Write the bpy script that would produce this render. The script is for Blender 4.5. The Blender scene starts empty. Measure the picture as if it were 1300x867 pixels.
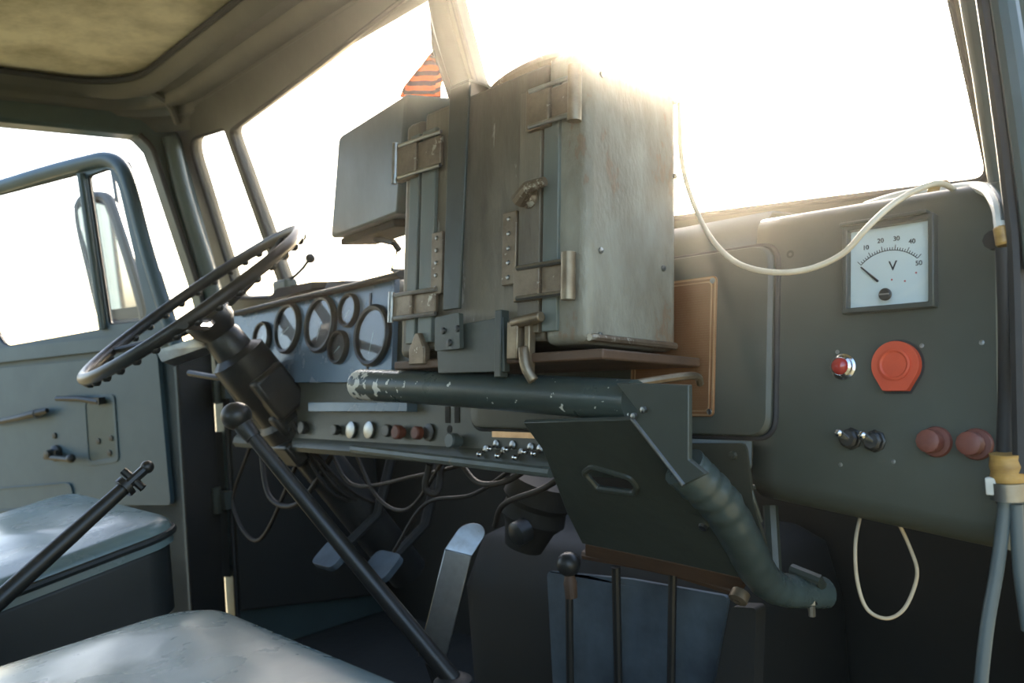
import bpy, math, random
from mathutils import Vector as V, Matrix, noise
from mathutils.geometry import tessellate_polygon
random.seed(7)
scene = bpy.context.scene
COL = scene.collection

# ------------------------------------------------------------------ camera
# vehicle frame: x to the passenger side, y forward, z up, cab floor at z = 0
FPX = 1100.0
CAM = V((1.10, -.798, .68))
AX = V((-.740, .673, 0)).normalized()
RT = V((AX.y, -AX.x, 0))
RHO = math.radians(4.6)
CI = RT*math.cos(RHO) - V((0, 0, math.sin(RHO)))
CJ = RT*math.sin(RHO) + V((0, 0, math.cos(RHO)))
cd = bpy.data.cameras.new('camera'); cam = bpy.data.objects.new('camera', cd); COL.objects.link(cam)
cam.matrix_world = Matrix(((CI.x, CJ.x, -AX.x, CAM.x), (CI.y, CJ.y, -AX.y, CAM.y), (CI.z, CJ.z, -AX.z, CAM.z), (0, 0, 0, 1)))
cd.sensor_width = 36; cd.lens = FPX/1300*36; cd.clip_start = .02; cd.clip_end = 2000
cd.dof.use_dof = True; cd.dof.focus_distance = .93; cd.dof.aperture_fstop = 8
scene.camera = cam

# ------------------------------------------------------------------ sky, sun, exposure
SUN = (AX + CI*((800-650)/FPX) + CJ*((433.5-28)/FPX)).normalized()      # low sun ahead, just over the metal case
w = bpy.data.worlds.new('sky'); scene.world = w; w.use_nodes = True
nt = w.node_tree; bg = nt.nodes['Background']
sk = nt.nodes.new('ShaderNodeTexSky'); sk.sky_type = 'NISHITA'; sk.sun_disc = False
sk.sun_elevation = math.asin(SUN.z); sk.sun_rotation = math.atan2(SUN.x, SUN.y)
sk.dust_density = 2.5; sk.air_density = 1.0
nt.links.new(sk.outputs[0], bg.inputs[0]); bg.inputs[1].default_value = .55
ld = bpy.data.lights.new('sun', 'SUN'); ld.energy = 9; ld.angle = math.radians(.6); ld.color = (1, .88, .72)
sun = bpy.data.objects.new('sun', ld); COL.objects.link(sun)
sun.rotation_euler = SUN.to_track_quat('Z', 'Y').to_euler()
vs = scene.view_settings
vs.view_transform = 'Standard'; vs.look = 'None'; vs.gamma = 1; vs.use_curve_mapping = False; vs.exposure = .6
HAZE = .068

# ------------------------------------------------------------------ helpers
def ray(px, py): return AX + CI*((px-650)/FPX) + CJ*((433.5-py)/FPX)
def onp(px, py, o, n):
    r = ray(px, py); n = V(n); return CAM + r*((V(o)-CAM).dot(n)/r.dot(n))
def onx(px, py, X): return onp(px, py, (X, 0, 0), (1, 0, 0))
def ony(px, py, Y): return onp(px, py, (0, Y, 0), (0, 1, 0))
def onz(px, py, Z): return onp(px, py, (0, 0, Z), (0, 0, 1))
def dep(px, py, d): return CAM + ray(px, py)*d
WN = V((0, -1, -.3)).normalized()                       # windscreen plane, normal into the cab
def WS(px, py, off=0): return onp(px, py, V((0, .13, .8)) + WN*off, WN)
FN = V((0, -1, .18)).normalized(); FT = V((0, .18, 1)).normalized()   # dashboard fascia plane
def FA(px, py, off=0): return onp(px, py, V((0, 0, .70)) + FN*off, FN)
def FP(x, z, off=0): return V((x, .18*(z-.7), z)) + FN*off

def frame(d, ref=V((0, 0, 1))):
    d = d.normalized()
    s = d.cross(ref)
    if s.length < 1e-4: s = d.cross(V((1, 0, 0)))
    s.normalize(); return d, s, s.cross(d)

def spline(pts, n=8):
    pts = [V(p) for p in pts]; out = []
    P = [2*pts[0]-pts[1]] + pts + [2*pts[-1]-pts[-2]]
    for i in range(1, len(P)-2):
        a, b, c, d = P[i-1:i+3]
        for k in range(n):
            t = k/n
            out.append(.5*((2*b) + (c-a)*t + (2*a-5*b+4*c-d)*t*t + (3*b-a-3*c+d)*t**3))
    out.append(pts[-1]); return out

def fillet(pts, r, n=5):
    """round the corners of a closed 3D polygon"""
    out = []; m = len(pts)
    rr = r if isinstance(r, (list, tuple)) else [r]*m
    for i in range(m):
        p, a, b = V(pts[i]), V(pts[i-1]), V(pts[(i+1) % m])
        if rr[i] <= 0: out.append(p); continue
        q = min(rr[i], (a-p).length*.48, (b-p).length*.48)
        s, e = p+(a-p).normalized()*q, p+(b-p).normalized()*q
        for k in range(n+1):
            t = k/n; out.append(s*(1-t)**2 + p*2*t*(1-t) + e*t*t)
    return out

def rrect(x0, x1, y0, y1, r, z, n=6):
    c = [(x1-r, y1-r, 0), (x0+r, y1-r, 90), (x0+r, y0+r, 180), (x1-r, y0+r, 270)]; out = []
    for cx, cy, a in c:
        for k in range(n+1):
            t = math.radians(a+90*k/n); out.append(V((cx+r*math.cos(t), cy+r*math.sin(t), z)))
    return out

class MB:
    def __init__(s): s.v = []; s.f = []
    def add(s, vs, fs):
        b = len(s.v); s.v += [V(p) for p in vs]; s.f += [tuple(b+i for i in f) for f in fs]; return s
    def box(s, c, sz, M=None, ax=None):
        c = V(c); X, Y, Z = ax or (V((1, 0, 0)), V((0, 1, 0)), V((0, 0, 1)))
        p = [c + X*(sz[0]/2*a) + Y*(sz[1]/2*b) + Z*(sz[2]/2*d) for a in (-1, 1) for b in (-1, 1) for d in (-1, 1)]
        return s.add(p, [(0, 1, 3, 2), (4, 6, 7, 5), (0, 4, 5, 1), (2, 3, 7, 6), (0, 2, 6, 4), (1, 5, 7, 3)])
    def prism(s, outer, d, holes=()):
        outer = [V(p) for p in outer]; d = V(d); loops = [outer] + [[V(p) for p in h] for h in holes]
        n = outer[0].__class__(); m = len(outer)
        nn = V((0, 0, 0))
        for i in range(m): nn += outer[i].cross(outer[(i+1) % m])
        if nn.dot(d) > 0: loops[0] = loops[0][::-1]
        for k in range(1, len(loops)):
            h = loops[k]; hn = V((0, 0, 0))
            for i in range(len(h)): hn += h[i].cross(h[(i+1) % len(h)])
            if hn.dot(d) < 0: loops[k] = h[::-1]
        flat = [p for l in loops for p in l]; N = len(flat)
        if holes or len(outer) > 4:
            tris = tessellate_polygon(loops)
            fs = []
            for t in tris:
                a, b, c = (flat[i] for i in t)
                t = tuple(t)
                if (b-a).cross(c-a).dot(d) > 0: t = t[::-1]
                fs.append(t)
        else: fs = [tuple(range(m))]
        f2 = list(fs) + [tuple(N+i for i in reversed(t)) for t in fs]
        o = 0
        for l in loops:
            k = len(l)
            for i in range(k):
                a, b = o+i, o+(i+1) % k
                f2.append((b, a, a+N, b+N))
            o += k
        return s.add(flat+[p+d for p in flat], f2)
    def tube(s, pts, r, seg=10, closed=False, caps=True, prof=None, ref=V((0, 0, 1)), flat=1.0):
        pts = [V(p) for p in pts]; n = len(pts); rings = []
        rs = r if isinstance(r, (list, tuple)) else [r]*n
        up = None
        for i in range(n):
            a = pts[i-1] if (i or closed) else pts[i]; b = pts[(i+1) % n] if (i < n-1 or closed) else pts[i]
            t = (b-a)
            if t.length < 1e-9: t = V((0, 0, 1))
            t.normalize()
            if prof:
                sd = t.cross(ref).normalized(); u2 = sd.cross(t)
            else:
                if up is None:
                    _, sd, up = frame(t)
                u2 = (up - t*up.dot(t))
                if u2.length < 1e-5: _, _, u2 = frame(t)
                u2.normalize(); up = u2; sd = t.cross(u2)
            if prof: rings.append([pts[i] + sd*(a_*rs[i]) + u2*(b_*rs[i]) for a_, b_ in prof])
            else: rings.append([pts[i] + (sd*math.cos(2*math.pi*k/seg) + u2*(flat*math.sin(2*math.pi*k/seg)))*rs[i] for k in range(seg)])
        return s.loft(rings, closed, caps)
    def loft(s, rings, closed=False, caps=True):
        m = len(rings[0]); n = len(rings); fs = []
        for i in range(n if closed else n-1):
            for k in range(m):
                a, b = i*m+k, i*m+(k+1) % m; c, d = ((i+1) % n)*m+(k+1) % m, ((i+1) % n)*m+k
                fs.append((a, d, c, b))
        if caps and not closed: fs += [tuple(range(m)), tuple(reversed(range((n-1)*m, n*m)))]
        return s.add([p for r in rings for p in r], fs)
    def lathe(s, o, ax, prof, seg=20, sx=None):
        o = V(o); d, a, b = frame(V(ax)); rings = []
        for r, h in prof:
            r = max(r, 1e-5)
            rings.append([o + d*h + (a*math.cos(2*math.pi*k/seg) + b*math.sin(2*math.pi*k/seg))*r for k in range(seg)])
        return s.loft(rings)
    def ball(s, c, r, seg=16, rings=10, sc=(1, 1, 1)):
        c = V(c); R = []
        for i in range(1, rings):
            t = math.pi*i/rings
            R.append([c + V((math.sin(t)*math.cos(2*math.pi*k/seg)*r*sc[0], math.sin(t)*math.sin(2*math.pi*k/seg)*r*sc[1], math.cos(t)*r*sc[2])) for k in range(seg)])
        return s.loft(R)
    def grid(s, rows):
        n = len(rows[0]); fs = []
        for i in range(len(rows)-1):
            for k in range(n-1): fs.append((i*n+k, i*n+k+1, (i+1)*n+k+1, (i+1)*n+k))
        return s.add([p for r in rows for p in r], fs)
    def build(s, name, mt, parent=None, bevel=0, ang=35, seg=2, sub=0, solid=0):
        me = bpy.data.meshes.new(name)
        lo = V([min(p[i] for p in s.v) for i in range(3)]); hi = V([max(p[i] for p in s.v) for i in range(3)]); c = (lo+hi)/2
        if parent is None: c = V((c.x, c.y, lo.z))
        me.from_pydata([p-c for p in s.v], [], s.f); me.update()
        import bmesh
        bm = bmesh.new(); bm.from_mesh(me); bmesh.ops.recalc_face_normals(bm, faces=bm.faces); bm.to_mesh(me); bm.free()
        for p in me.polygons: p.use_smooth = True
        me.set_sharp_from_angle(angle=math.radians(ang))
        o = bpy.data.objects.new(name, me); COL.objects.link(o)
        me.materials.append(M[mt])
        WL[o.name] = c
        if parent: o.parent = parent; o.location = c - WL[parent.name]
        else: o.location = c
        if solid:
            m = o.modifiers.new('solid', 'SOLIDIFY'); m.thickness = solid; m.offset = 0
        if bevel:
            m = o.modifiers.new('bevel', 'BEVEL'); m.width = bevel; m.segments = seg; m.limit_method = 'ANGLE'; m.angle_limit = math.radians(35); m.harden_normals = False
        if sub:
            m = o.modifiers.new('sub', 'SUBSURF'); m.levels = sub; m.render_levels = sub
        return o
WL = {}
def thing(name, loc, label, cat, group=None):
    o = bpy.data.objects.new(name, None); COL.objects.link(o); o.location = loc; o.empty_display_size = .05
    WL[o.name] = V(loc); return tag(o, label, cat, group)
def tag(o, label, cat=None, group=None):
    o['label'] = label
    if cat: o['category'] = cat
    if group: o['group'] = group
    return o
def struct(o, label=None, cat=None):
    o['kind'] = 'structure'
    if label: o['label'] = label
    if cat: o['category'] = cat
    return o
def lab(o, s): o['label'] = s; return o

def text(name, s, size, c, X, Y, mt, parent, depth=.0004):
    cu = bpy.data.curves.new(name, 'FONT'); cu.body = s; cu.size = size; cu.align_x = 'CENTER'; cu.align_y = 'CENTER'; cu.extrude = depth
    t = bpy.data.objects.new(name, cu); COL.objects.link(t); bpy.context.view_layer.update()
    me = bpy.data.meshes.new_from_object(t.evaluated_get(bpy.context.evaluated_depsgraph_get()))
    bpy.data.objects.remove(t); 
    X = V(X).normalized(); Y = V(Y).normalized(); Z = X.cross(Y)
    for v in me.vertices: v.co = X*v.co.x + Y*v.co.y + Z*v.co.z
    me.materials.clear(); me.materials.append(M[mt])
    o = bpy.data.objects.new(name, me); COL.objects.link(o); o.parent = parent; o.location = V(c)-WL[parent.name]; WL[o.name] = V(c)
    return o

# ------------------------------------------------------------------ materials
M = {}
def mat(name, c1, c2=None, rough=.5, metal=0., scale=14, bump=0., bscale=None, stretch=(1, 1, 1), chips=None, rvar=.12, coat=0, spec=.5, mixr=(.35, .7), emit=0):
    m = bpy.data.materials.new(name); m.use_nodes = True; n = m.node_tree; L = n.links
    b = n.nodes['Principled BSDF']; b.inputs['Metallic'].default_value = metal; b.inputs['Roughness'].default_value = rough
    b.inputs['Specular IOR Level'].default_value = spec
    if coat: b.inputs['Coat Weight'].default_value = coat; b.inputs['Coat Roughness'].default_value = .15
    tc = n.nodes.new('ShaderNodeTexCoord'); mp = n.nodes.new('ShaderNodeMapping'); mp.inputs['Scale'].default_value = stretch
    L.new(tc.outputs['Object'], mp.inputs[0])
    nz = n.nodes.new('ShaderNodeTexNoise'); nz.inputs['Scale'].default_value = scale; nz.inputs['Detail'].default_value = 7; nz.inputs['Roughness'].default_value = .62
    L.new(mp.outputs[0], nz.inputs[0])
    c2 = c2 or tuple(x*.72 for x in c1)
    cr = n.nodes.new('ShaderNodeValToRGB'); cr.color_ramp.elements[0].position = mixr[0]; cr.color_ramp.elements[1].position = mixr[1]
    cr.color_ramp.elements[0].color = (*c1, 1); cr.color_ramp.elements[1].color = (*c2, 1)
    L.new(nz.outputs[0], cr.inputs[0]); out = cr.outputs[0]
    if rvar:
        mr = n.nodes.new('ShaderNodeMapRange'); mr.inputs[3].default_value = max(.03, rough-rvar); mr.inputs[4].default_value = min(1, rough+rvar)
        L.new(nz.outputs[0], mr.inputs[0]); L.new(mr.outputs[0], b.inputs['Roughness'])
    if chips:
        col, th, sc = chips
        n2 = n.nodes.new('ShaderNodeTexNoise'); n2.inputs['Scale'].default_value = sc; n2.inputs['Detail'].default_value = 5; n2.inputs['Roughness'].default_value = .7
        L.new(mp.outputs[0], n2.inputs[0])
        r2 = n.nodes.new('ShaderNodeValToRGB'); r2.color_ramp.elements[0].position = th; r2.color_ramp.elements[1].position = th+.03
        L.new(n2.outputs[0], r2.inputs[0])
        mx = n.nodes.new('ShaderNodeMix'); mx.data_type = 'RGBA'; mx.inputs[7].default_value = (*col, 1)
        L.new(r2.outputs[0], mx.inputs[0]); L.new(out, mx.inputs[6]); out = mx.outputs[2]
    L.new(out, b.inputs['Base Color'])
    if bump:
        bp = n.nodes.new('ShaderNodeBump'); bp.inputs['Strength'].default_value = bump; bp.inputs['Distance'].default_value = .004
        if bscale:
            n3 = n.nodes.new('ShaderNodeTexNoise'); n3.inputs['Scale'].default_value = bscale; n3.inputs['Detail'].default_value = 5; L.new(mp.outputs[0], n3.inputs[0]); L.new(n3.outputs[0], bp.inputs['Height'])
        else: L.new(nz.outputs[0], bp.inputs['Height'])
        L.new(bp.outputs[0], b.inputs['Normal'])
    M[name] = m; return m

mat('cab_paint', (.054, .082, .080), (.045, .064, .060), .38, scale=9, bump=.08, bscale=60)
mat('roof_paint', (0.081, 0.078, 0.058), (0.060, 0.061, 0.045), .4, scale=7, bump=.1, bscale=50)
mat('liner', (.72, .65, .44), (.40, .35, .22), .75, scale=6, bump=.15, bscale=90, mixr=(.4, .62))
mat('door_paint', (.055, .098, .122), (.046, .080, .100), .38, scale=8, bump=.06, bscale=50)
mat('dash_paint', (0.065, 0.071, 0.054), (0.055, 0.058, 0.043), .44, scale=10, bump=.07, bscale=90, chips=((.2, .2, .17), .74, 55))
mat('panel_blue', (.115, .185, .27), (.095, .155, .225), .26, scale=10, bump=.05, bscale=80)
mat('frame_paint', (.052, .060, .049), (.041, .046, .037), .36, scale=12, bump=.1, bscale=70, chips=((.25, .26, .22), .73, 60))
mat('olive_dark', (.045, .044, .028), (.035, .034, .021), .55, scale=12, bump=.1)
mat('black_paint', (.016, .017, .016), (.03, .028, .024), .38, scale=20, bump=.08)
mat('dark', (0.013, 0.013, 0.011), (0.024, 0.020, 0.014), .75, scale=9, bump=.3)
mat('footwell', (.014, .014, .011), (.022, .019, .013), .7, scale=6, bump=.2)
mat('rubber', (.018, .018, .018), (.03, .03, .03), .6, scale=30, bump=.1)
mat('floor_mat', (0.022, 0.023, 0.021), (0.035, 0.033, 0.028), .6, scale=10, bump=.35, bscale=40)
mat('steel', (.42, .43, .43), (.28, .27, .25), .32, 1.0, scale=30, bump=.08, chips=((.16, .09, .05), .68, 40))
mat('brass', (.30, .24, .16), (.17, .12, .075), .42, .7, scale=40, bump=.1)
mat('chrome', (.75, .76, .77), (.6, .6, .6), .16, 1.0, scale=30, rvar=.05)
mat('case_paint', (.19, .158, .108), (.105, .083, .056), .5, scale=9, bump=.25, bscale=120, stretch=(1.6, 1.6, .35), chips=((.31, .29, .24), .63, 22), mixr=(.38, .62))
mat('case_cover', (.30, .285, .225), (.19, .165, .12), .52, scale=14, bump=.35, bscale=160, stretch=(1.3, 1.3, .6), chips=((.215, .15, .095), .59, 14), mixr=(.36, .64))
mat('case_metal', (.24, .19, .13), (.14, .095, .06), .42, .55, scale=40, bump=.3, chips=((.42, .38, .3), .60, 50))
mat('rail_paint', (.135, .155, .135), (.10, .108, .088), .4, scale=20, bump=.1, stretch=(1, 1, .3), chips=((.22, .17, .11), .66, 40))
mat('rust_wood', (.12, .066, .036), (.07, .04, .023), .6, scale=18, bump=.3, stretch=(.3, 1, 1))
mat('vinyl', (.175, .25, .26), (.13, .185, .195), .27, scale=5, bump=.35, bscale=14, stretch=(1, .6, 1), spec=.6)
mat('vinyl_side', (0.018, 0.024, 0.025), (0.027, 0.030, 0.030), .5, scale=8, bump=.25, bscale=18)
mat('red', (.62, .085, .03), (.5, .06, .022), .5, scale=25, bump=.08)
mat('red_glass', (.42, .03, .02), (.3, .02, .015), .12, scale=10, coat=.6, rvar=.04)
mat('knob_red', (.20, .065, .042), (.13, .042, .03), .5, scale=30, bump=.15)
mat('cream_cable', (.62, .55, .41), (.5, .42, .29), .5, scale=30, bump=.06)
mat('cord', (.50, .41, .27), (.38, .29, .18), .6, scale=40, bump=.1)
mat('white_cable', (.72, .72, .66), (.55, .54, .48), .42, scale=30)
mat('yellow_tape', (.45, .27, .075), (.24, .13, .035), .4, scale=40, bump=.3, stretch=(1, 1, 4))
mat('dark_wire', (.016, .014, .011), (.03, .02, .012), .6, scale=30)
mat('hose', (.085, .11, .115), (.065, .085, .09), .35, scale=15)
mat('dial_white', (.66, .75, .74), (.60, .69, .68), .45, scale=6)
mat('dial_dark', (.02, .022, .024), (.03, .03, .032), .35, scale=10, coat=.4)
mat('ink', (.02, .022, .025), None, .6, rvar=0)
mat('ink_red', (.55, .12, .12), None, .6, rvar=0)
mat('bluemetal', (.13, .165, .19), (.05, .065, .08), .42, .2, scale=11, bump=.15, bscale=24)
mat('grass', (.27, .215, .095), (.2, .165, .06), .9, scale=.6, bump=.5)
mat('leaf', (.50, .36, .06), (.42, .25, .05), .8, scale=4)
mat('bark', (.10, .08, .06), None, .9)

def glass(name, rough=.02, tint=(1, 1, 1), dust=.0, f0=.035, dcol=(.8, .75, .65)):
    m = bpy.data.materials.new(name); m.use_nodes = True; n = m.node_tree; L = n.links; n.nodes.remove(n.nodes['Principled BSDF'])
    out = n.nodes['Material Output']; tr = n.nodes.new('ShaderNodeBsdfTransparent'); tr.inputs[0].default_value = (*tint, 1)
    gl = n.nodes.new('ShaderNodeBsdfGlossy'); gl.inputs['Roughness'].default_value = rough
    lw = n.nodes.new('ShaderNodeLayerWeight'); lw.inputs[0].default_value = .5
    pw = n.nodes.new('ShaderNodeMath'); pw.operation = 'POWER'; pw.inputs[1].default_value = 5; L.new(lw.outputs['Facing'], pw.inputs[0])
    fr = n.nodes.new('ShaderNodeMapRange'); fr.inputs[3].default_value = f0; fr.inputs[4].default_value = .9; L.new(pw.outputs[0], fr.inputs[0])
    mx = n.nodes.new('ShaderNodeMixShader'); L.new(fr.outputs[0], mx.inputs[0]); L.new(tr.outputs[0], mx.inputs[1]); L.new(gl.outputs[0], mx.inputs[2])
    last = mx
    if dust:
        tl = n.nodes.new('ShaderNodeBsdfTranslucent'); tl.inputs[0].default_value = (*dcol, 1)
        nz = n.nodes.new('ShaderNodeTexNoise'); nz.inputs['Scale'].default_value = 5; nz.inputs['Detail'].default_value = 8
        mr = n.nodes.new('ShaderNodeMapRange'); mr.inputs[1].default_value = .3; mr.inputs[2].default_value = .75; mr.inputs[3].default_value = dust*.4; mr.inputs[4].default_value = dust*1.6
        tc = n.nodes.new('ShaderNodeTexCoord'); L.new(tc.outputs['Object'], nz.inputs[0]); L.new(nz.outputs[0], mr.inputs[0])
        m2 = n.nodes.new('ShaderNodeMixShader'); L.new(mr.outputs[0], m2.inputs[0]); L.new(mx.outputs[0], m2.inputs[1]); L.new(tl.outputs[0], m2.inputs[2]); last = m2
    L.new(last.outputs[0], out.inputs[0]); M[name] = m
glass('pane', dust=.03); glass('lens', .03); glass('door_pane', dust=.002, f0=.014)

def plate_mat():
    """copper data plate: fine rows of print"""
    mat('copper', (.62, .40, .22), (.48, .28, .13), .38, .6, scale=30, bump=.1)
    m = mat('copper_print', (.36, .17, .07), (.27, .12, .048), .45, .6, scale=24, bump=.05)
    n = m.node_tree; L = n.links; b = n.nodes['Principled BSDF']; src = b.inputs['Base Color'].links[0].from_socket
    tc = n.nodes.new('ShaderNodeTexCoord'); sp = n.nodes.new('ShaderNodeSeparateXYZ'); L.new(tc.outputs['Object'], sp.inputs[0])
    rows = n.nodes.new('ShaderNodeMath'); rows.operation = 'MULTIPLY'; rows.inputs[1].default_value = 380; L.new(sp.outputs[2], rows.inputs[0])
    fr = n.nodes.new('ShaderNodeMath'); fr.operation = 'FRACT'; L.new(rows.outputs[0], fr.inputs[0])
    g = n.nodes.new('ShaderNodeMath'); g.operation = 'GREATER_THAN'; g.inputs[1].default_value = .55; L.new(fr.outputs[0], g.inputs[0])
    fl = n.nodes.new('ShaderNodeMath'); fl.operation = 'FLOOR'; L.new(rows.outputs[0], fl.inputs[0])
    cx = n.nodes.new('ShaderNodeCombineXYZ'); xs = n.nodes.new('ShaderNodeMath'); xs.operation = 'MULTIPLY'; xs.inputs[1].default_value = 700; L.new(sp.outputs[0], xs.inputs[0])
    L.new(xs.outputs[0], cx.inputs[0]); L.new(fl.outputs[0], cx.inputs[1])
    wn = n.nodes.new('ShaderNodeTexNoise'); wn.inputs['Scale'].default_value = 1.0; wn.inputs['Detail'].default_value = 1; L.new(cx.outputs[0], wn.inputs[0])
    g2 = n.nodes.new('ShaderNodeMath'); g2.operation = 'GREATER_THAN'; g2.inputs[1].default_value = .45; L.new(wn.outputs[0], g2.inputs[0])
    mm = n.nodes.new('ShaderNodeMath'); mm.operation = 'MULTIPLY'; L.new(g.outputs[0], mm.inputs[0]); L.new(g2.outputs[0], mm.inputs[1])
    mx = n.nodes.new('ShaderNodeMix'); mx.data_type = 'RGBA'; mx.inputs[7].default_value = (.34, .17, .075, 1); L.new(mm.outputs[0], mx.inputs[0]); L.new(src, mx.inputs[6]); L.new(mx.outputs[2], b.inputs['Base Color'])
plate_mat()

def stripe_mat():
    m = mat('stripe_cloth', (.92, .30, .04), (.85, .20, .025), .85, scale=30, bump=.3)
    n = m.node_tree; L = n.links; b = n.nodes['Principled BSDF']; src = b.inputs['Base Color'].links[0].from_socket
    tc = n.nodes.new('ShaderNodeTexCoord'); mp = n.nodes.new('ShaderNodeMapping'); mp.inputs['Rotation'].default_value = (0, math.radians(62), math.radians(20)); L.new(tc.outputs['Object'], mp.inputs[0])
    wv = n.nodes.new('ShaderNodeTexWave'); wv.inputs['Scale'].default_value = 26; wv.inputs['Distortion'].default_value = 1.2; L.new(mp.outputs[0], wv.inputs[0])
    cr = n.nodes.new('ShaderNodeValToRGB'); cr.color_ramp.elements[0].position = .45; cr.color_ramp.elements[1].position = .55; L.new(wv.outputs[0], cr.inputs[0])
    mx = n.nodes.new('ShaderNodeMix'); mx.data_type = 'RGBA'; mx.inputs[7].default_value = (.06, .025, .012, 1); L.new(cr.outputs[0], mx.inputs[0]); L.new(src, mx.inputs[6]); L.new(mx.outputs[2], b.inputs['Base Color'])
    tr = n.nodes.new('ShaderNodeBsdfTranslucent'); L.new(mx.outputs[2], tr.inputs[0])
    ms = n.nodes.new('ShaderNodeMixShader'); ms.inputs[0].default_value = .65; out = n.nodes['Material Output']
    L.new(b.outputs[0], ms.inputs[1]); L.new(tr.outputs[0], ms.inputs[2]); L.new(ms.outputs[0], out.inputs[0])
stripe_mat()

def worn_tube_mat():
    """paint worn through to bare light metal towards the grip end (local -x)"""
    m = mat('tube_paint', (0.052, 0.070, 0.062), (0.041, 0.052, 0.045), .3, scale=12, bump=.12, bscale=60)
    n = m.node_tree; L = n.links; b = n.nodes['Principled BSDF']; src = b.inputs['Base Color'].links[0].from_socket
    tc = n.nodes.new('ShaderNodeTexCoord'); sp = n.nodes.new('ShaderNodeSeparateXYZ'); L.new(tc.outputs['Object'], sp.inputs[0])
    mr = n.nodes.new('ShaderNodeMapRange'); mr.inputs[1].default_value = -.26; mr.inputs[2].default_value = -.08; mr.inputs[3].default_value = .41; mr.inputs[4].default_value = .68; L.new(sp.outputs[0], mr.inputs[0])
    nz = n.nodes.new('ShaderNodeTexNoise'); nz.inputs['Scale'].default_value = 85; nz.inputs['Detail'].default_value = 6; L.new(tc.outputs['Object'], nz.inputs[0])
    g = n.nodes.new('ShaderNodeMath'); g.operation = 'GREATER_THAN'; L.new(nz.outputs[0], g.inputs[0]); L.new(mr.outputs[0], g.inputs[1])
    mx = n.nodes.new('ShaderNodeMix'); mx.data_type = 'RGBA'; mx.inputs[7].default_value = (.62, .60, .52, 1); L.new(g.outputs[0], mx.inputs[0]); L.new(src, mx.inputs[6]); L.new(mx.outputs[2], b.inputs['Base Color'])
worn_tube_mat()
mat('tube_plain', (.058, .078, .072), (.045, .058, .052), .3, scale=14, bump=.2, bscale=45, stretch=(1, 1, .5))

# ================================================================== SETTING
LX, RX = -.85, .822
# ground outside
g = MB(); n = 40
g.grid([[V((x, y, -1.35 + .12*noise.noise(V((x*.05, y*.05, 0))))) for x in [(-1+2*i/n)*400*abs(-1+2*i/n) for i in range(n+1)]] for y in [(-1+2*i/n)*400*abs(-1+2*i/n) for i in range(n+1)]])
struct(g.build('ground', 'grass'), 'dry yellow grass field outside the cab', 'ground')

# floor with tunnel
f = MB().box((0, -.42, -.02), (1.72, 1.80, .04))
fl = struct(f.build('floor', 'floor_mat'), 'dark rubber covered cab floor under the seats', 'floor')

# left wall with door opening (pillar line from the photograph on the wall plane)
def wall(name, X, thick, label):
    sgn = 1 if X > 0 else -1
    ap = [onx(232, 178, LX), onx(275, 335, LX), onx(300, 425, LX)]          # front edge of the A pillar
    jam = [onx(176, 171, LX), onx(192, 188, LX), onx(203, 218, LX), onx(250, 360, LX), onx(266, 420, LX), onx(284, 500, LX), onx(300, 770, LX)]
    yz = lambda p: (p.y, p.z)
    outer = [(-1.32, .0), (-1.32, 1.26), (-.02, 1.26)] + [yz(p) for p in ap] + [(.12, .79), (.47, .74), (.47, 0)]
    hole = [(-1.02, .06), (-1.02, 1.12), (-.98, 1.19), (-.92, 1.212), (-.36, 1.203)] + [yz(p) for p in jam] + [(jam[-1].y, .06)]
    b = MB().prism([(X, y, z) for y, z in outer], (sgn*thick, 0, 0), [[(X, y, z) for y, z in hole]])
    return b, hole, outer
b, hole, _ = wall('wall_left', LX, .06, '')
wl = struct(b.build('wall_left', 'cab_paint', bevel=.008), 'grey green left cab wall with door opening and front pillar', 'wall')
# rounded inner pillar tube on the left
pp = [onx(214, 176, LX), onx(227, 235, LX), onx(243, 290, LX), onx(262, 350, LX), onx(277, 410, LX)]
MB().tube(spline([p + V((.012, 0, 0)) for p in pp], 5), .019, 12).build('pillar_tube', 'cab_paint', wl)
ps = [V((LX+.004, y, z)) for y, z in hole[5:]]
MB().tube(spline(ps, 3), .006, 8).build('door_seal', 'rubber', wl)
# kick panel inside of the left wall below the dash
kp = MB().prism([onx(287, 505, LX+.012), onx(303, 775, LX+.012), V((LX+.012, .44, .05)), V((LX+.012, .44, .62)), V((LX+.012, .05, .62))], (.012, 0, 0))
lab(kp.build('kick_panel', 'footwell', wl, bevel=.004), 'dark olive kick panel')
for q in (((252, 494), (302, 494), (303, 508), (254, 508)), ((262, 548), (306, 548), (314, 732), (268, 732))):  # dark plates added to block light showing through the hinge gap
    MB().prism([onx(*p, LX-.03) for p in q], (.008, 0, 0)).build('gap_cover', 'dark', wl, bevel=.002)
b, holeR, _ = wall('wall_right', RX, .055, '')
wr = struct(b.build('wall_right', 'cab_paint', bevel=.008), 'grey green right cab wall with open door frame beside the camera', 'wall')

MB().tube(spline([dep(1243, -40, .70), dep(1262, 90, .69), dep(1281, 240, .685), dep(1290, 340, .68), dep(1296, 600, .68)], 6), .006, 8).build('door_seal', 'rubber', wr)
MB().tube(spline([dep(1268, -40, .685), dep(1288, 90, .675), dep(1308, 240, .67), dep(1318, 340, .67)], 6), .010, 10).build('pillar_fold', 'cab_paint', wr)
# front wall below the screen and cowl
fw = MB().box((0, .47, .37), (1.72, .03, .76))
struct(fw.build('wall_front', 'footwell'), 'dark bulkhead in the footwell under the dashboard', 'wall')
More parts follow.
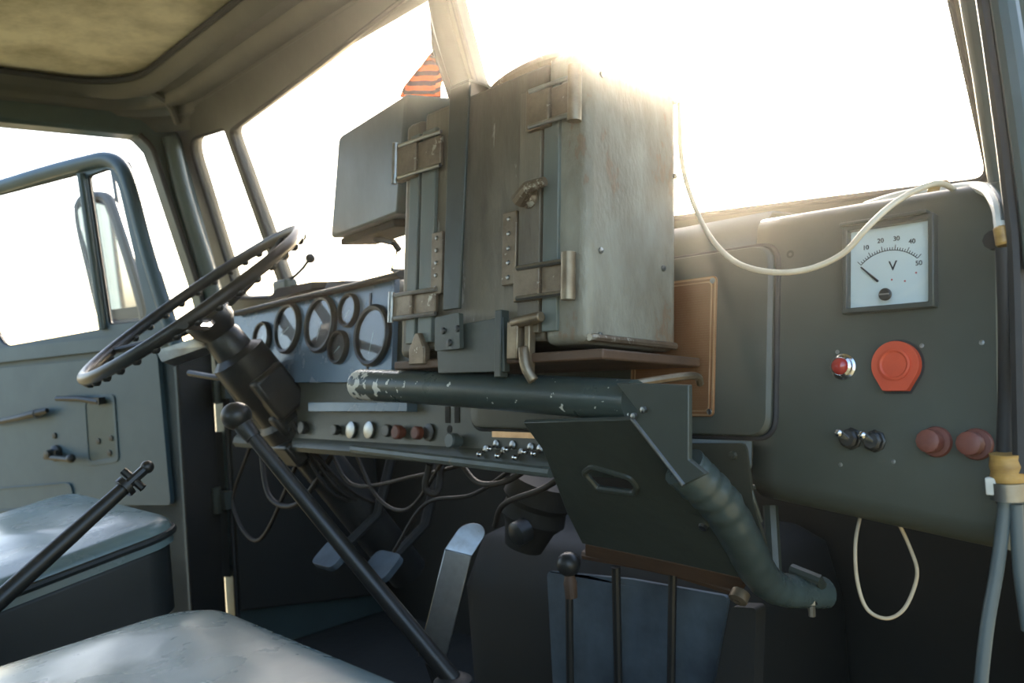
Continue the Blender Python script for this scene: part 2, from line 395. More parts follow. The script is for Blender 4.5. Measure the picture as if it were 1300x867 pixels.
# back wall with a rear window
bwm = MB().prism([V((-.88, -1.30, 0)), V((.86, -1.30, 0)), V((.86, -1.30, 1.26)), V((-.88, -1.30, 1.26))], (0, -.03, 0),
                 [fillet([V((-.5, -1.30, .75)), V((.5, -1.30, .75)), V((.5, -1.30, 1.12)), V((-.5, -1.30, 1.12))], .06)])
struct(bwm.build('wall_back', 'cab_paint'), 'grey green rear cab wall with a small window', 'wall')
w5 = MB().prism(fillet([V((-.51, -1.312, .74)), V((.51, -1.312, .74)), V((.51, -1.312, 1.13)), V((-.51, -1.312, 1.13))], .06), (0, -.005, 0))
struct(w5.build('window_5', 'pane'), 'rear cab window pane behind the seats', 'window')

# windscreen frame with panes
XO = [V((-.935, .13-(z-.8)*.3, z)) for z in (.77, 1.25)] + [V((.88, .13-(z-.8)*.3, z)) for z in (1.25, .77)]
hl = fillet([WS(289.5, 167), WS(395, 88), WS(545, -30), WS(549, 60), WS(592, 190), WS(655, 326), WS(500, 349), WS(367, 381)], [.02, .0, .07, .0, 0, .05, 0, .02])
hq = fillet([WS(237, 178), WS(284, 163), WS(360, 378), WS(300, 380)], [.05, .012, .01, .02])
hr = fillet([WS(557, -60), WS(601, 105), WS(690, 300), WS(862, 278), WS(1258, 231), WS(1207, 0), WS(1187, -90)], [.06, .0, .06, 0, .02, 0, .05])
hq2 = [WS(1214, -20), WS(1261, 226), WS(1274, 226), WS(1230, -20)]
fr = MB().prism(XO, -WN*.03, [hl, hq, hr, hq2])
tf = struct(fr.build('trim_1', 'roof_paint', bevel=.006), 'olive windscreen frame with centre pillar and corner dividers', 'window frame')
for h in (hl, hq, hr, hq2):
    MB().tube([p - WN*.004 for p in h], .0048 if h is not hq2 else .001, 8, closed=True).build('rubber_gasket', 'rubber', tf)
# raised ribs of the centre pillar
MB().tube(spline([WS(553, -20, .006), WS(562, 30, .006), WS(578, 85, .006), WS(600, 150, .006), WS(640, 260, .006)], 6), .016, 10, flat=.8).build('centre_pillar_rib', 'roof_paint', tf)
cx = lambda h: sum(h, V((0, 0, 0)))/len(h)
for k, (h, l) in enumerate(((hl, 'driver side windscreen pane behind the steering wheel'), (hr, 'passenger side windscreen pane above the voltmeter'), (hq, 'narrow corner pane beside the left front pillar'), (hq2, 'sliver of corner pane beside the right front pillar'))):
    c = cx(h); o = MB().prism([c + (p-c)*1.01 - WN*.012 for p in h], -WN*.005).build('window_%d' % (k+1), 'pane'); struct(o, l, 'window')

# ceiling : recessed liner with pressed roof rail all round
loops = []
for ix, iy, zf, zs in ((0, 0, 1.302, 1.302), (-.004, -.004, 1.285, 1.287), (.010, .010, 1.268, 1.276), (.016, .024, 1.262, 1.272), (.019, .034, 1.274, 1.264), (.021, .062, 1.272, 1.260), (.023, .072, 1.254, 1.256), (.027, .088, 1.250, 1.246),
                       (.031, .098, 1.262, 1.240), (.034, .112, 1.258, 1.236), (.036, .120, 1.240, 1.228), (.044, .134, 1.236, 1.216), (.052, .150, 1.212, 1.206), (.085, .165, 1.23, 1.23)):
    lp_ = rrect(-.815-ix, .80+ix, -1.26-ix, -.115+iy, .13+ix*.5, 1, 9)
    for p in lp_:
        t_ = min(1, max(0, (p.y+.24)/.10)); t_ = t_*t_*(3-2*t_); p.z = zs + (zf-zs)*t_
    loops.append(lp_)
loops += [[V((p.x, p.y, 1.40)) for p in loops[-1]]]
cm = MB().loft(loops, caps=False)
ce = struct(cm.build('ceiling', 'roof_paint', ang=50), 'olive pressed steel cab roof with ribbed rails', 'ceiling')
rs = [rrect(-.83, .815, -1.27, -.105, .13, 1.304, 9)]
for k, (s, z) in enumerate(((.93, 1.312), (.6, 1.33), (.25, 1.34), (.02, 1.342))):
    rs.append([V((p.x*s, -.69+(p.y+.69)*s, z)) for p in rs[0]])
lm = MB().loft(rs, caps=True); lo = lab(lm.build('roof_liner', 'liner', ce, ang=60), 'worn khaki fibreboard roof liner')
MB().box((0, -.65, 1.405), (1.78, 1.4, .012)).build('roof_skin', 'cab_paint', ce)
rl = rrect(-.812, .797, -1.257, -.118, .128, 1.294, 9)
MB().tube(rl, .007, 8, closed=True).build('liner_edge_strip', 'rubber', ce)
# pressed swage across the left front roof corner
MB().tube(spline([V((-.80, -.02, 1.225)), V((-.775, -.045, 1.255)), V((-.755, -.085, 1.272)), V((-.745, -.12, 1.28))], 5), .009, 8).build('corner_swage', 'roof_paint', ce)

# ================================================================== DRIVER DOOR (open about 70 degrees)
DP = CAM + RT*(-.7655) + AX*1.938
DD = (RT*(-.883) + AX*.469).normalized()          # hinge -> rear edge
DN = -(RT*.469 + AX*.883).normalized()            # towards the cab interior
def DO(px, py, off=0): return onp(px, py, DP + DN*off, DN)
dp = lambda s, z: DP + DD*s + V((0, 0, z-DP.z))
outer = [dp(.0, .07)] + [DO(222, 445), DO(204, 372), DO(190, 312), DO(170, 235), DO(158, 205), DO(140, 194), DO(118, 195), DO(0, 229)]
rear = .80
tz = DO(0, 229); sl = (tz-DO(118, 195)); sl = sl/sl.dot(DD); re = tz + sl*(rear-(tz-DP).dot(DD)); outer += [V(re), dp(rear, .07)]
outer = fillet(outer, [.03, 0, 0, 0, .03, 0, 0, 0, 0, .06, .03])
win = [DO(-16, 250), DO(98, 220), DO(128, 419)]
lz = DO(4, 441)
win += [lz, DO(-8, 420)]
win = fillet(win, [.012, .008, .01, .03, .02])
vent = fillet([DO(109, 223), DO(138, 213), DO(150, 235), DO(187, 398), DO(178, 408), DO(137, 413)], [.01, .015, .02, .02, .015, .012])
d1 = struct(MB().prism(outer, -DN*.016, [win, vent]).build('door_1', 'door_paint', bevel=.006), 'open blue grey driver door with winder window and vent pane', 'door')
# rounded window frame tube
MB().tube(spline([DO(228, 450, .006), DO(207, 385, .006), DO(185, 312, .006), DO(166, 240, .006), DO(153, 211, .006), DO(136, 202, .006), DO(115, 205, .006), DO(60, 219, .006), DO(0, 237, .006), DO(-40, 249, .006)], 5), .017, 12).build('window_frame_tube', 'door_paint', d1)
MB().tube([DO(103, 221, .004), DO(131, 418, .004)], .010, 10).build('vent_divider', 'cab_paint', d1)
MB().tube([p - DN*.008 for p in win], .0035, 8, closed=True).build('window_seal', 'rubber', d1)
MB().tube([p - DN*.008 for p in vent], .0035, 8, closed=True).build('vent_seal', 'rubber', d1)
for h, nm in ((win, 'window_pane'), (vent, 'vent_pane')):
    c = cx(h); MB().prism([c + (p-c)*1.0 - DN*.009 for p in h], -DN*.004).build(nm, 'door_pane', d1)
# belt ledge, inner skin, recess and pressings
lab(MB().prism([dp(.0, .08), DO(222, 446), DO(-30, 468), dp(.78, .08)], -DN*.07).build('outer_skin', 'door_paint', d1, bevel=.006), 'hollow door body')
MB().prism(fillet([DO(-30, 446, .0), DO(215, 421, 0), DO(219, 436, 0), DO(-30, 464, 0)], .004), DN*.022).build('belt_ledge', 'door_paint', d1, bevel=.006)
MB().prism(fillet([DO(-30, 470), DO(205, 448), DO(222, 640), DO(100, 640), DO(-30, 655)], .012), DN*.012).build('inner_skin', 'door_paint', d1, bevel=.004)
rc = fillet([DO(106, 505, .0122), DO(146, 500, .0122), DO(152, 586, .0122), DO(112, 592, .0122)], .015)
lab(MB().prism(rc, DN*.003, [[cx(rc) + (p-cx(rc))*.86 for p in rc]]).build('latch_recess_rim', 'door_paint', d1, bevel=.001), 'pressed recess rim')
c2 = cx(rc); MB().prism([c2 + (p-c2)*.86 for p in rc], DN*.001).build('latch_recess', 'cab_paint', d1)
pr = fillet([DO(-30, 622, .012), DO(92, 612, .012), DO(96, 640, .012), DO(-30, 652, .012)], .02)
MB().prism(pr, DN*.005, [[cx(pr)+(p-cx(pr))*.93 for p in pr]]).build('lower_pressing', 'door_paint', d1, bevel=.002)
hd = MB().tube([DO(-15, 538, .03), DO(25, 530, .034), DO(48, 524, .034), DO(60, 521, .03)], [.006, .008, .010, .006], 10)
hd.tube([DO(48, 525, .012), DO(48, 525, .036)], .012, 10); lab(hd.build('door_handle', 'black_paint', d1), 'dark lever door handle')
ck = MB().lathe(DO(73, 575, .012), DN, [(.0, 0), (.02, 0), (.02, .008), (.012, .014), (.010, .03), (.0, .032)], 14)
ck.tube([DO(73, 575, .03), DO(58, 580, .034), DO(90, 583, .036)], .007, 8); ck.ball(DO(90, 582, .045), .011); lab(ck.build('window_crank', 'black_paint', d1), 'black window crank')
lt = MB().tube([DO(72, 506, .03), DO(100, 506, .03), DO(126, 510, .026)], [.006, .007, .008], 8).box(DO(124, 509, .022), (.035, .02, .016), ax=(DD, DN, V((0, 0, 1))))
lab(lt.build('lock_lever', 'black_paint', d1), 'black door lock lever')
for px, py in ((70, 553), (126, 560), (142, 556), (140, 575)):
    MB().lathe(DO(px, py, .012), DN, [(.0, 0), (.008, 0), (.007, .004), (.0, .005)], 10).build('screw', 'black_paint', d1)
# hinge edge face of the door
he = [dp(-.004, .07), DO(224, 440), DO(224, 440) - DN*.10, dp(-.004, .07) - DN*.10]
lab(MB().prism(he, DD*.012).build('hinge_edge', 'dark', d1, bevel=.004), 'dark door edge at the hinges')
for py in (500, 645):
    a = DO(238, py)-DN*.085; MB().tube([a-V((0, 0, .03)), a+V((0, 0, .03))], .011, 10).box(a+RT*.02, (.04, .02, .04)).build('hinge', 'frame_paint', d1)

# side mirror beyond the vent pane
mo = [(101, 262), (108, 252), (124, 250), (138, 254), (150, 285), (172, 355), (184, 402), (178, 410), (142, 412), (132, 405), (118, 350), (104, 290)]
Q = DP - DN*.20
mp_ = lambda a, b, o=0: onp(a, b, Q + DN*o, DN)
mloop = [mp_(*p) for p in mo]
mr_ = thing('side_mirror', mp_(160, 412), 'tall oval side mirror outside the vent pane of the driver door', 'mirror')
MB().tube(spline(mloop+mloop[:1], 3)[:-1], .015, 10, closed=True).build('mirror_rim', 'black_paint', mr_)
lab(MB().prism(mloop, -DN*.012).build('mirror_back', 'black_paint', mr_), 'black mirror shell')
c = cx(mloop)
mm = bpy.data.materials.new('mirror'); mm.use_nodes = True; mb_ = mm.node_tree.nodes['Principled BSDF']; mb_.inputs['Metallic'].default_value = 1; mb_.inputs['Roughness'].default_value = .06; mb_.inputs['Base Color'].default_value = (.9, .9, .9, 1); M['mirror'] = mm
tilt = (DN + V((0, 0, -.06))).normalized()
mg = [c + (p-c)*.90 + DN*.004 for p in mloop]; mg = [p + DN*(-(p-c).dot(V((0, 0, 1)))*-.05) for p in mg]
lab(MB().prism(mg, DN*.003).build('mirror_glass', 'mirror', mr_), 'mirror glass')
MB().tube([mp_(142, 212, -.02), mp_(150, 262, -.02), mp_(168, 340, -.015)], .006, 8).build('mirror_arm', 'black_paint', mr_)
MB().tube([mp_(142, 214, -.02), DO(142, 206, -.06)], .006, 8).build('mirror_bracket', 'black_paint', mr_)

# ================================================================== SEATS
def cushion(x0, x1, y0, y1, z0, z1, r, crown, wr=0.0, seed=0, tilt=0.0):
    L = []; ins = [(0, z0), (0, z0+.01), (0, (z0+z1)/2), (0, z1-r*1.1)]
    for k in range(1, 7):
        t = math.pi/2*k/6; ins.append((r*(1-math.cos(t)), z1-r*1.1+r*1.1*math.sin(t)))
    cxx, cyy = (x0+x1)/2, (y0+y1)/2
    for i, z in ins: L.append(rrect(x0+i, x1-i, y0+i, y1-i, .05, z, 7))
    top = L[-1]
    for k in range(1, 10):
        s = 1-k/10
        L.append([V((cxx+(p.x-cxx)*s, cyy+(p.y-cyy)*s, z1+crown*(1-s*s) + wr*noise.noise(V((p.x*s*9+seed, p.y*s*5, seed))))) for p in top])
    for l in L:
        for p in l: p.z -= tilt*(y1-p.y)
    return MB().loft(L), L
ds = thing('driver_seat', (-.52, -.55, 0), 'blue grey vinyl driver seat with dark sides below the open door', 'seat')
m_, L = cushion(-.80, -.245, -.84, -.290, .415, .456, .022, .022, .008, 3, .17)
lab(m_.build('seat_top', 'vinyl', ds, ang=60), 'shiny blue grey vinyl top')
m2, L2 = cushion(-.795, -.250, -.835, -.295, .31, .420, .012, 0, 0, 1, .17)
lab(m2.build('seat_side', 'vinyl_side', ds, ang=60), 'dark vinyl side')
MB().tube(L[3], .006, 8, closed=True).build('piping', 'vinyl_side', ds)
MB().box((-.52, -.56, .11), (.46, .44, .22)).build('seat_base', 'black_paint', ds, bevel=.01)
bk = MB().loft([rrect(-.79, -.255, -.99, -.865, .05, z, 5) for z in (.44, .46, .7, .98, 1.0)]); lab(bk.build('backrest', 'vinyl', ds, bevel=.02), 'vinyl backrest')
psx = thing('passenger_seat', (.51, -.75, 0), 'wide blue grey vinyl passenger bench cushion nearest the camera', 'seat')
m_, L = cushion(.212, .815, -1.02, -.432, .37, .452, .05, .016, .010, 8, .05)
lab(m_.build('seat_top', 'vinyl', psx, ang=60), 'shiny wrinkled blue grey vinyl top')
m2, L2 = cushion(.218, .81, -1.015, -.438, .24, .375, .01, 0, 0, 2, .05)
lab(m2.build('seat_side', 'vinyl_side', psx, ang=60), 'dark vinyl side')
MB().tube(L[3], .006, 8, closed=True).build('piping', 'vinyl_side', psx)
MB().box((.51, -.72, .12), (.52, .5, .24)).build('seat_base', 'black_paint', psx, bevel=.01)
bk = MB().loft([rrect(.215, .81, -1.20, -1.07, .05, z, 5) for z in (.42, .44, .7, .98, 1.0)]); lab(bk.build('backrest', 'vinyl', psx, bevel=.02), 'vinyl backrest')

# ================================================================== DASHBOARD
da = thing('dashboard', (.12, .05, .42), 'olive green painted steel dashboard running across the cab', 'dashboard')
XL, XR = -.80, .838
# right hand fascia : profile swept along x, rolled top edge and rolled bottom edge
def prof_fascia(x, zt, zb):
    p = []
    p.append(V((x, .13, zt+.012)))
    p.append(V((x, .06, zt+.012)))
    for k in range(6):
        t = math.radians(90*k/5); c = FP(x, zt, 0) + V((0, .018, -.004))
        p.append(c + V((0, -.018*math.sin(t), .016*math.cos(t))))
    for k in range(1, 7): p.append(FP(x, zt-.01 + (zb-zt+.01)*k/6))
    c = p[-1] + V((0, .028, 0))
    for k in range(1, 6):
        t = math.radians(90*k/5); p.append(c + V((0, -.028*math.cos(t), -.026*math.sin(t))))
    p.append(p[-1] + V((0, .10, .004)))
    return p
rows = [prof_fascia(x, .772+.012*(XR-x), .525 + (.500-.525)*(x-.605)/.22) for x in [.605+.229*i/8 for i in range(9)]]
e = prof_fascia(XR, .768, .50)                                   # rounded right hand end
for sft, dy in ((.006, .006), (.012, .022)): rows.append([V((XR-.006+sft*.4, max(p.y, 0)*.5 + p.y*.5 + dy, p.z if p.z < .75 else p.z-dy*.7)) for p in e])
rows.append([V((XR+.004, .13, p.z*.96+.027)) for p in e])
lab(MB().grid(rows).build('fascia', 'dash_paint', da, ang=50, solid=.003), 'passenger side fascia')
rowsL = []
for x in [-.60, -.5, -.4, -.2, -.02, .2, .4, .603]:
    p = [V((x, .13, .795)), V((x, .05, .797)), FP(x, .79, -.018), FP(x, .78, -.006), FP(x, .76), FP(x, .62), FP(x, .535), FP(x, .528, .006), FP(x, .519, .008), FP(x, .512, .002), FP(x, .512, -.06)]
    rowsL.append(p)
lab(MB().grid(rowsL).build('fascia_centre', 'dash_paint', da, ang=40, solid=.003), 'centre fascia behind the metal case')
# under panel and ledge behind the gusset
lab(MB().prism(fillet([ony(868, 563, -.042), ony(946, 563, -.042), ony(956, 640, -.042), ony(974, 700, -.042), ony(868, 700, -.042)], .008), (0, .004, 0)).build('lower_bracket_panel', 'olive_dark', da), 'dark olive lower panel')
MB().lathe(ony(931, 578, -.042), (0, -1, 0), [(0, 0), (.005, 0), (.004, .003), (0, .004)], 8).build('screw', 'olive_dark', da)
lab(MB().tube(spline([FA(700, 600, .008), FA(575, 585, .008), FA(448, 570, .008)], 4), .007, 8).build('lower_edge_bead', 'rail_paint', da), 'light worn bead along the lower edge')
# joint wire/bead where the right fascia ends
MB().tube(spline([FA(944, 562, .003), FA(948, 600, .004), FA(956, 630, .004), FA(966, 662, -.01)], 5), .0022, 6).build('fascia_edge_bead', 'dash_paint', da)
# glovebox door
gb = [FA(600, 512, .0), FA(600, 548), FA(985, 561), FA(986, 312), FA(862, 331), FA(600, 368)]
x0 = FA(603, 530).x; x1 = FA(985, 430).x; gz0, gz1 = .563, .757
go = fillet([FP(x0, gz0, .0), FP(x1, gz0, .0), FP(x1, gz1, .0), FP(x0, gz1, .0)], .022, 7)
gd = MB().loft([[p + FN*.0 for p in go], [p + FN*.007 for p in go], [cx(go)+(p-cx(go))*.985 + FN*.011 for p in go], [cx(go)+(p-cx(go))*.955 + FN*.012 for p in go]])
lab(gd.build('glovebox_door', 'dash_paint', da, ang=30), 'rounded pressed glovebox door')
gg = [cx(go)+(p-cx(go))*1.01 for p in go]; MB().tube([p+FN*.001 for p in gg], .0035, 8, closed=True).build('glovebox_seal', 'rubber', da)
# knobs and lamps on the right fascia
MB().lathe(FA(1004, 323), FN, [(0, 0), (.0042, 0), (.0042, .0012), (.003, .0014), (0, .0008)], 14).build('blanked_hole', 'dark', da)
o = FA(1072, 466)
lp = MB().lathe(o, FN, [(0, 0), (.0125, 0), (.0125, .003), (.0105, .004), (.0105, .008), (.0085, .0095), (.0085, .009)], 20).build('indicator_lamp', 'chrome', da); lab(lp, 'small red indicator lamp in a chrome bezel')
MB().lathe(o + FN*.008, FN, [(.0084, 0), (.008, .003), (.0055, .006), (.002, .007), (0, .0071)], 18).build('lamp_lens', 'red_glass', lp)
# large red button : disc with a tapered flat foot
ctr = FA(1141, 464); sr = .0215; pts = []
for k in range(25):
    t = math.radians(-35 + 250*k/24); pts.append(ctr + V((1, 0, 0))*(sr*math.cos(t)) + FT*(sr*math.sin(t)))
pts += [ctr + V((-1, 0, 0))*.011 - FT*.0235, ctr + V((1, 0, 0))*.011 - FT*.0235]
rb = lab(MB().prism(pts, FN*.009).build('warning_reflector', 'red', da, bevel=.0015), 'big orange red round lamp with flat foot')
MB().lathe(ctr + FN*.009, FN, [(.0, 0), (.0145, 0), (.0145, .0015), (.0125, .002), (.011, .0008), (0, .0012)], 24).build('raised_ring', 'red', rb)
MB().prism([ctr+(p-ctr)*1.1 for p in pts], FN*.002).build('reflector_gasket', 'rubber', rb)
for px, py in ((1082, 557), (1112, 560)):
    o = FA(px, py)
    k = lab(MB().lathe(o, FN, [(0, 0), (.0105, 0), (.0105, .003), (.009, .004), (.009, .009), (.007, .011), (0, .011)], 8).build('toggle_switch', 'black_paint', da), 'black toggle switch with bright tip')
    MB().tube([o+FN*.009, o+FN*.017-V((.003, 0, -.004))], [.003, .0036], 10).ball(o+FN*.018-V((.0035, 0, -.0045)), .0042).build('toggle_lever', 'chrome', k)
for px, py in ((1190, 561), (1241, 564)):
    o = FA(px, py)
    k = lab(MB().lathe(o, FN, [(0, 0), (.0135, 0), (.0135, .003), (.0125, .005), (.007, .006), (.007, .010)], 20).build('fuse_holder', 'knob_red', da), 'round brown red fuse knob')
    MB().lathe(o + FN*.012, FN, [(.007, -.003), (.0098, -.002), (.0105, .005), (.0098, .009), (.007, .0105), (0, .010)], 12).build('knob_cap', 'knob_red', k)
for px, py in ((1064, 447), (1171, 439), (1247, 435), (1135, 586), (1068, 590)):
    MB().lathe(FA(px, py), FN, [(0, 0), (.003, 0), (.0022, .0015), (0, .002)], 8).build('screw', 'steel', da)

# voltmeter
vx = (FA(1077, 345).x + FA(1190, 335).x)/2; vz = (FA(1135, 283).z + FA(1133, 394).z)/2
VC = FP(vx, vz); VW = .0425
vm = thing('voltmeter', VC, 'square white faced voltmeter in a dark frame on the dashboard', 'gauge')
XA = V((1, 0, 0))
def vp(a, b, o=0): return VC + XA*a + FT*b + FN*o
sq = lambda h, o: [vp(-h, -h, o), vp(h, -h, o), vp(h, h, o), vp(-h, h, o)]
MB().prism(sq(VW, 0), FN*.011, [sq(VW-.0052, 0)]).build('meter_frame', 'frame_paint', vm, bevel=.0012)
MB().prism(sq(VW-.0052, .002), FN*.001).build('meter_dial', 'dial_white', vm)
MB().prism(sq(VW-.0052, .0085), FN*.001).build('meter_glass', 'lens', vm)
lab(MB().prism([vp(-VW-.001, VW-.001, .004), vp(VW-.004, VW-.001, .004), vp(VW-.004, VW+.0025, .004), vp(-VW-.001, VW+.0025, .004)], FN*.011).build('top_lip', 'frame_paint', vm, bevel=.001), 'thin lip over the meter')
PC = (-.001, -.022)
arc = []
def av(d, r): t = math.radians(d); return (PC[0]+r*math.cos(t), PC[1]+r*math.sin(t))
am = MB()
for k in range(25):
    a, b = 135-90*k/25, 135-90*(k+1)/25
    p, q, r_, s_ = av(a, .0366), av(b, .0366), av(b, .0373), av(a, .0373)
    am.prism([vp(*p, .0031), vp(*q, .0031), vp(*r_, .0031), vp(*s_, .0031)], FN*.0002)
am.build('scale_arc', 'ink', vm)
for k in range(26):
    a = 135-90*k/25; L = .0045 if k % 5 == 0 else .0022
    c = av(a, .0373+L/2); t = math.radians(a); rd = XA*math.cos(t) + FT*math.sin(t); td = XA*(-math.sin(t)) + FT*math.cos(t)
    MB().box(vp(*c, .0032), (L, .0006, .0003), ax=(rd, td, FN)).build('scale_tick', 'ink', vm)
for k, s in enumerate(('0', '10', '20', '30', '40', '50')):
    p = av(135-90*k/5, .0475 if k not in (0, 5) else .044)
    if k == 0: p = (-.0325, .006)
    if k == 5: p = (.0265, -.0005)
    if k: text('scale_number', s, .0062, vp(*p, .0032), XA, FT, 'ink', vm)
text('volt_letter', 'V', .013, vp(.003, -.0005, .0032), XA, FT, 'ink', vm)
for p in ((.002, -.013), (.014, -.0155), (.024, -.009)): MB().lathe(vp(*p, .003), FN, [(0, 0), (.0009, 0), (.0009, .0003), (0, .0003)], 8).build('dial_mark', 'ink_red', vm)
a = vp(*av(137, .0125), .0048); b_ = vp(*av(137, .035), .0048)
lab(MB().tube([a, b_], [.0011, .0007], 6).build('needle', 'ink', vm), 'black needle resting near zero')
MB().lathe(vp(-.001, -.0275, .009), FN, [(0, 0), (.0058, 0), (.0058, .002), (.0045, .003), (0, .003)], 16).build('zero_screw', 'black_paint', vm)
MB().box(vp(-.001, -.0275, .0122), (.009, .0012, .0008), ax=(XA, FT, FN)).build('screw_slot', 'steel', vm)

# copper data plate on the glovebox door
gx1 = FA(918, 440).x; pz0 = FA(916, 530).z; pz1 = FA(908, 354).z
gx0 = gx1 - .115
dpl = thing('data_plate', FP((gx0+gx1)/2, pz0, .012), 'engraved copper data plate screwed to the glovebox door', 'plate')
po = fillet([FP(gx0, pz0, .0125), FP(gx1, pz0, .0125), FP(gx1, pz1, .0125), FP(gx0, pz1, .0125)], .006)
MB().prism(po, FN*.0016).build('plate_sheet', 'copper_print', dpl, bevel=.0004)
pc = cx(po)
def sc(f, g): return [pc + XA*((p-pc).x*f) + FT*((p-pc).dot(FT)*g) for p in po]
for f1, f2 in ((.985, .95), (.90, .875)):
    MB().prism([p+FN*.0016 for p in sc(f1, 1-(1-f1)*.7)], FN*.0007, [[p+FN*.0016 for p in sc(f2, 1-(1-f2)*.7)]]).build('border_line', 'copper', dpl)
for sx in (gx0+.005, gx1-.005):
    for sz in (pz0+.005, pz1-.005):
        MB().lathe(FP(sx, sz, .0141), FN, [(0, 0), (.0034, 0), (.0028, .0018), (0, .0024)], 10).build('plate_screw', 'steel', dpl)

# lower switch row (driver / centre)
def knob(px, py, r, L, mt, nm, lb, parent=da, off=0):
    o = FA(px, py, off)
    k = lab(MB().lathe(o, FN, [(0, 0), (r*.7, 0), (r*.7, L*.35), (r, L*.4), (r*1.02, L*.9), (r*.85, L), (0, L)], 14).build(nm, mt, parent), lb); return k
lab(MB().prism(fillet([FA(404, 512, .001), FA(404, 523, .001), FA(530, 523, .001), FA(530, 512, .001)], .002), FN*.02).build('ash_tray_lip', 'panel_blue', da, bevel=.003), 'bright blue grey ledge')
for px, py, r, L, mt, lb in ((432, 546, .009, .014, 'black_paint', 'black pull knob'), (449, 546, .014, .008, 'steel', 'round steel switch nut'), (472, 546, .014, .008, 'steel', 'round steel switch nut'), (497, 547, .010, .012, 'black_paint', 'black pull knob'),
                             (513, 549, .011, .018, 'knob_red', 'red indicator knob'), (538, 550, .010, .018, 'knob_red', 'red indicator knob'), (547, 549, .013, .006, 'black_paint', 'black knob collar'), (585, 560, .011, .022, 'hose', 'grey rotary knob')):
    knob(px, py, r, L, mt, 'switch_knob', lb)
MB().prism([FA(626, 546, .001), FA(692, 549, .001), FA(692, 557, .001), FA(626, 555, .001)], FN*.002).build('label_strip', 'copper', da)
for px, py in ((619, 571), (632, 564), (642, 573), (653, 565), (664, 575), (676, 568), (688, 570)):
    o = FA(px, py); t = MB().lathe(o, FN, [(0, 0), (.006, 0), (.006, .004), (.003, .005)], 10).build('small_toggle', 'steel', da)
    MB().tube([o, o+FN*.014+V((0, 0, -.006))], .002, 8).ball(o+FN*.015+V((0, 0, -.0065)), .0045).build('toggle_tip', 'chrome', t)
for px, h in ((569, 14), (581, 14)):
    MB().prism([FA(px-3, 516, .001), FA(px+3, 516, .001), FA(px+3, 537, .001), FA(px-3, 537, .001)], FN*.0015).build('vent_slot', 'dark', da)
MB().lathe(FA(572, 545), FN, [(0, 0), (.006, 0), (.006, .002), (0, .002)], 12).build('plug', 'dark', da)
for px in (355, 372, 390): knob(px, 543, .012, .014, 'black_paint', 'switch_knob', 'black switch under the steering column')

# instrument panel
ip = thing('instrument_panel', FP(-.29, .63), 'blue grey instrument panel with round gauges behind the steering wheel', 'instrument panel')
io = .014
iq = fillet([FA(300, 398, .004), FA(508, 350, .004), FA(503, 486, .004), FA(285, 486, .004)], .012)
MB().prism(iq, FN*.010).build('panel_plate', 'panel_blue', ip, bevel=.003)
MB().tube(spline([FA(300, 398, .022), FA(380, 379, .024), FA(450, 363, .024), FA(510, 348, .022)], 4), .010, 10, flat=.6).build('hood_edge', 'rubber', ip)
for px in (471,): MB().prism([FA(px-1, 372, .0142), FA(px+1, 372, .0142), FA(px-4, 480, .0142), FA(px-6, 480, .0142)], FN*.0015).build('panel_seam', 'black_paint', ip)
for px, py, ry in ((475, 426, 40), (409, 412, 37), (445, 394.5, 22), (432, 441, 22), (367, 417, 33), (335, 430, 22)):
    o = FA(px, py, io); r = ry*(o-CAM).dot(AX)/FPX
    gpart = lab(MB().lathe(o, FN, [(r*.86, 0), (r, 0), (r*1.0, .006), (r*.93, .010), (r*.84, .009), (r*.80, .003)], 36).build('gauge_bezel', 'black_paint', ip), 'round gauge with black bezel' if ry > 30 else 'small round gauge with black bezel')
    MB().lathe(o, FN, [(0, .0005), (r*.86, .0005), (r*.86, .0015), (0, .0015)], 30).build('gauge_dial', 'dial_dark', gpart)
    MB().lathe(o, FN, [(0, .0048), (r*.83, .0048), (r*.83, .0055), (0, .0055)], 30).build('gauge_glass', 'lens', gpart)
    tk = MB()
    for k in range(9):
        t = math.radians(220-260*k/8); rd = XA*math.cos(t)+FT*math.sin(t); td = FN.cross(rd)
        tk.box(o + rd*r*.68 + FN*.0018, (r*.14, r*.03, .0004), ax=(rd, td, FN))
    tk.build('gauge_marks', 'dial_white', gpart)
    t = math.radians(200 + px % 60); rd = XA*math.cos(t)+FT*math.sin(t)
    MB().tube([o+FN*.0026-rd*r*.1, o+FN*.0026+rd*r*.6], [.0012, .0006], 6).build('gauge_needle', 'dial_white', gpart)

# ================================================================== STEERING
SC = dep(247, 382, 1.555); SR = .224
sv = (SC-CAM).normalized(); k_ = .085                        # wheel plane seen almost edge on
n0 = CI*(-.618) + CJ*.786; n0 = (n0 - sv*n0.dot(sv)).normalized(); SN = (n0*math.sqrt(1-k_*k_) - sv*k_).normalized()
SU = SN.cross(XA).normalized(); SX = SU.cross(SN)
sw = thing('steering_wheel', SC, 'large thin black steering wheel with finger grips on its underside', 'steering wheel')
ring = lambda t: SC + (SX*math.cos(t) + SU*math.sin(t))*SR
nR = 120
MB().tube([ring(2*math.pi*k/nR) for k in range(nR)], .0110, 12, closed=True).build('rim', 'black_paint', sw)
for k in range(36):
    t = 2*math.pi*(k+.5)/36; MB().ball(ring(t) - SN*.009, .0085, 8, 6).build('finger_grip', 'black_paint', sw)
for a in (90, 210, 330):
    t = math.radians(a); d = SX*math.cos(t) + SU*math.sin(t)
    MB().tube([SC - SN*.04 + d*.03, SC - SN*.035 + d*.10, SC - SN*.012 + d*.19, SC + d*.235], [.015, .013, .011, .010], 8, flat=.6).build('spoke', 'black_paint', sw)
hub = lab(MB().lathe(SC - SN*.075, SN, [(0, 0), (.03, 0), (.042, .02), (.045, .04), (.038, .05), (0, .052)], 20).build('hub', 'black_paint', sw), 'black hub')
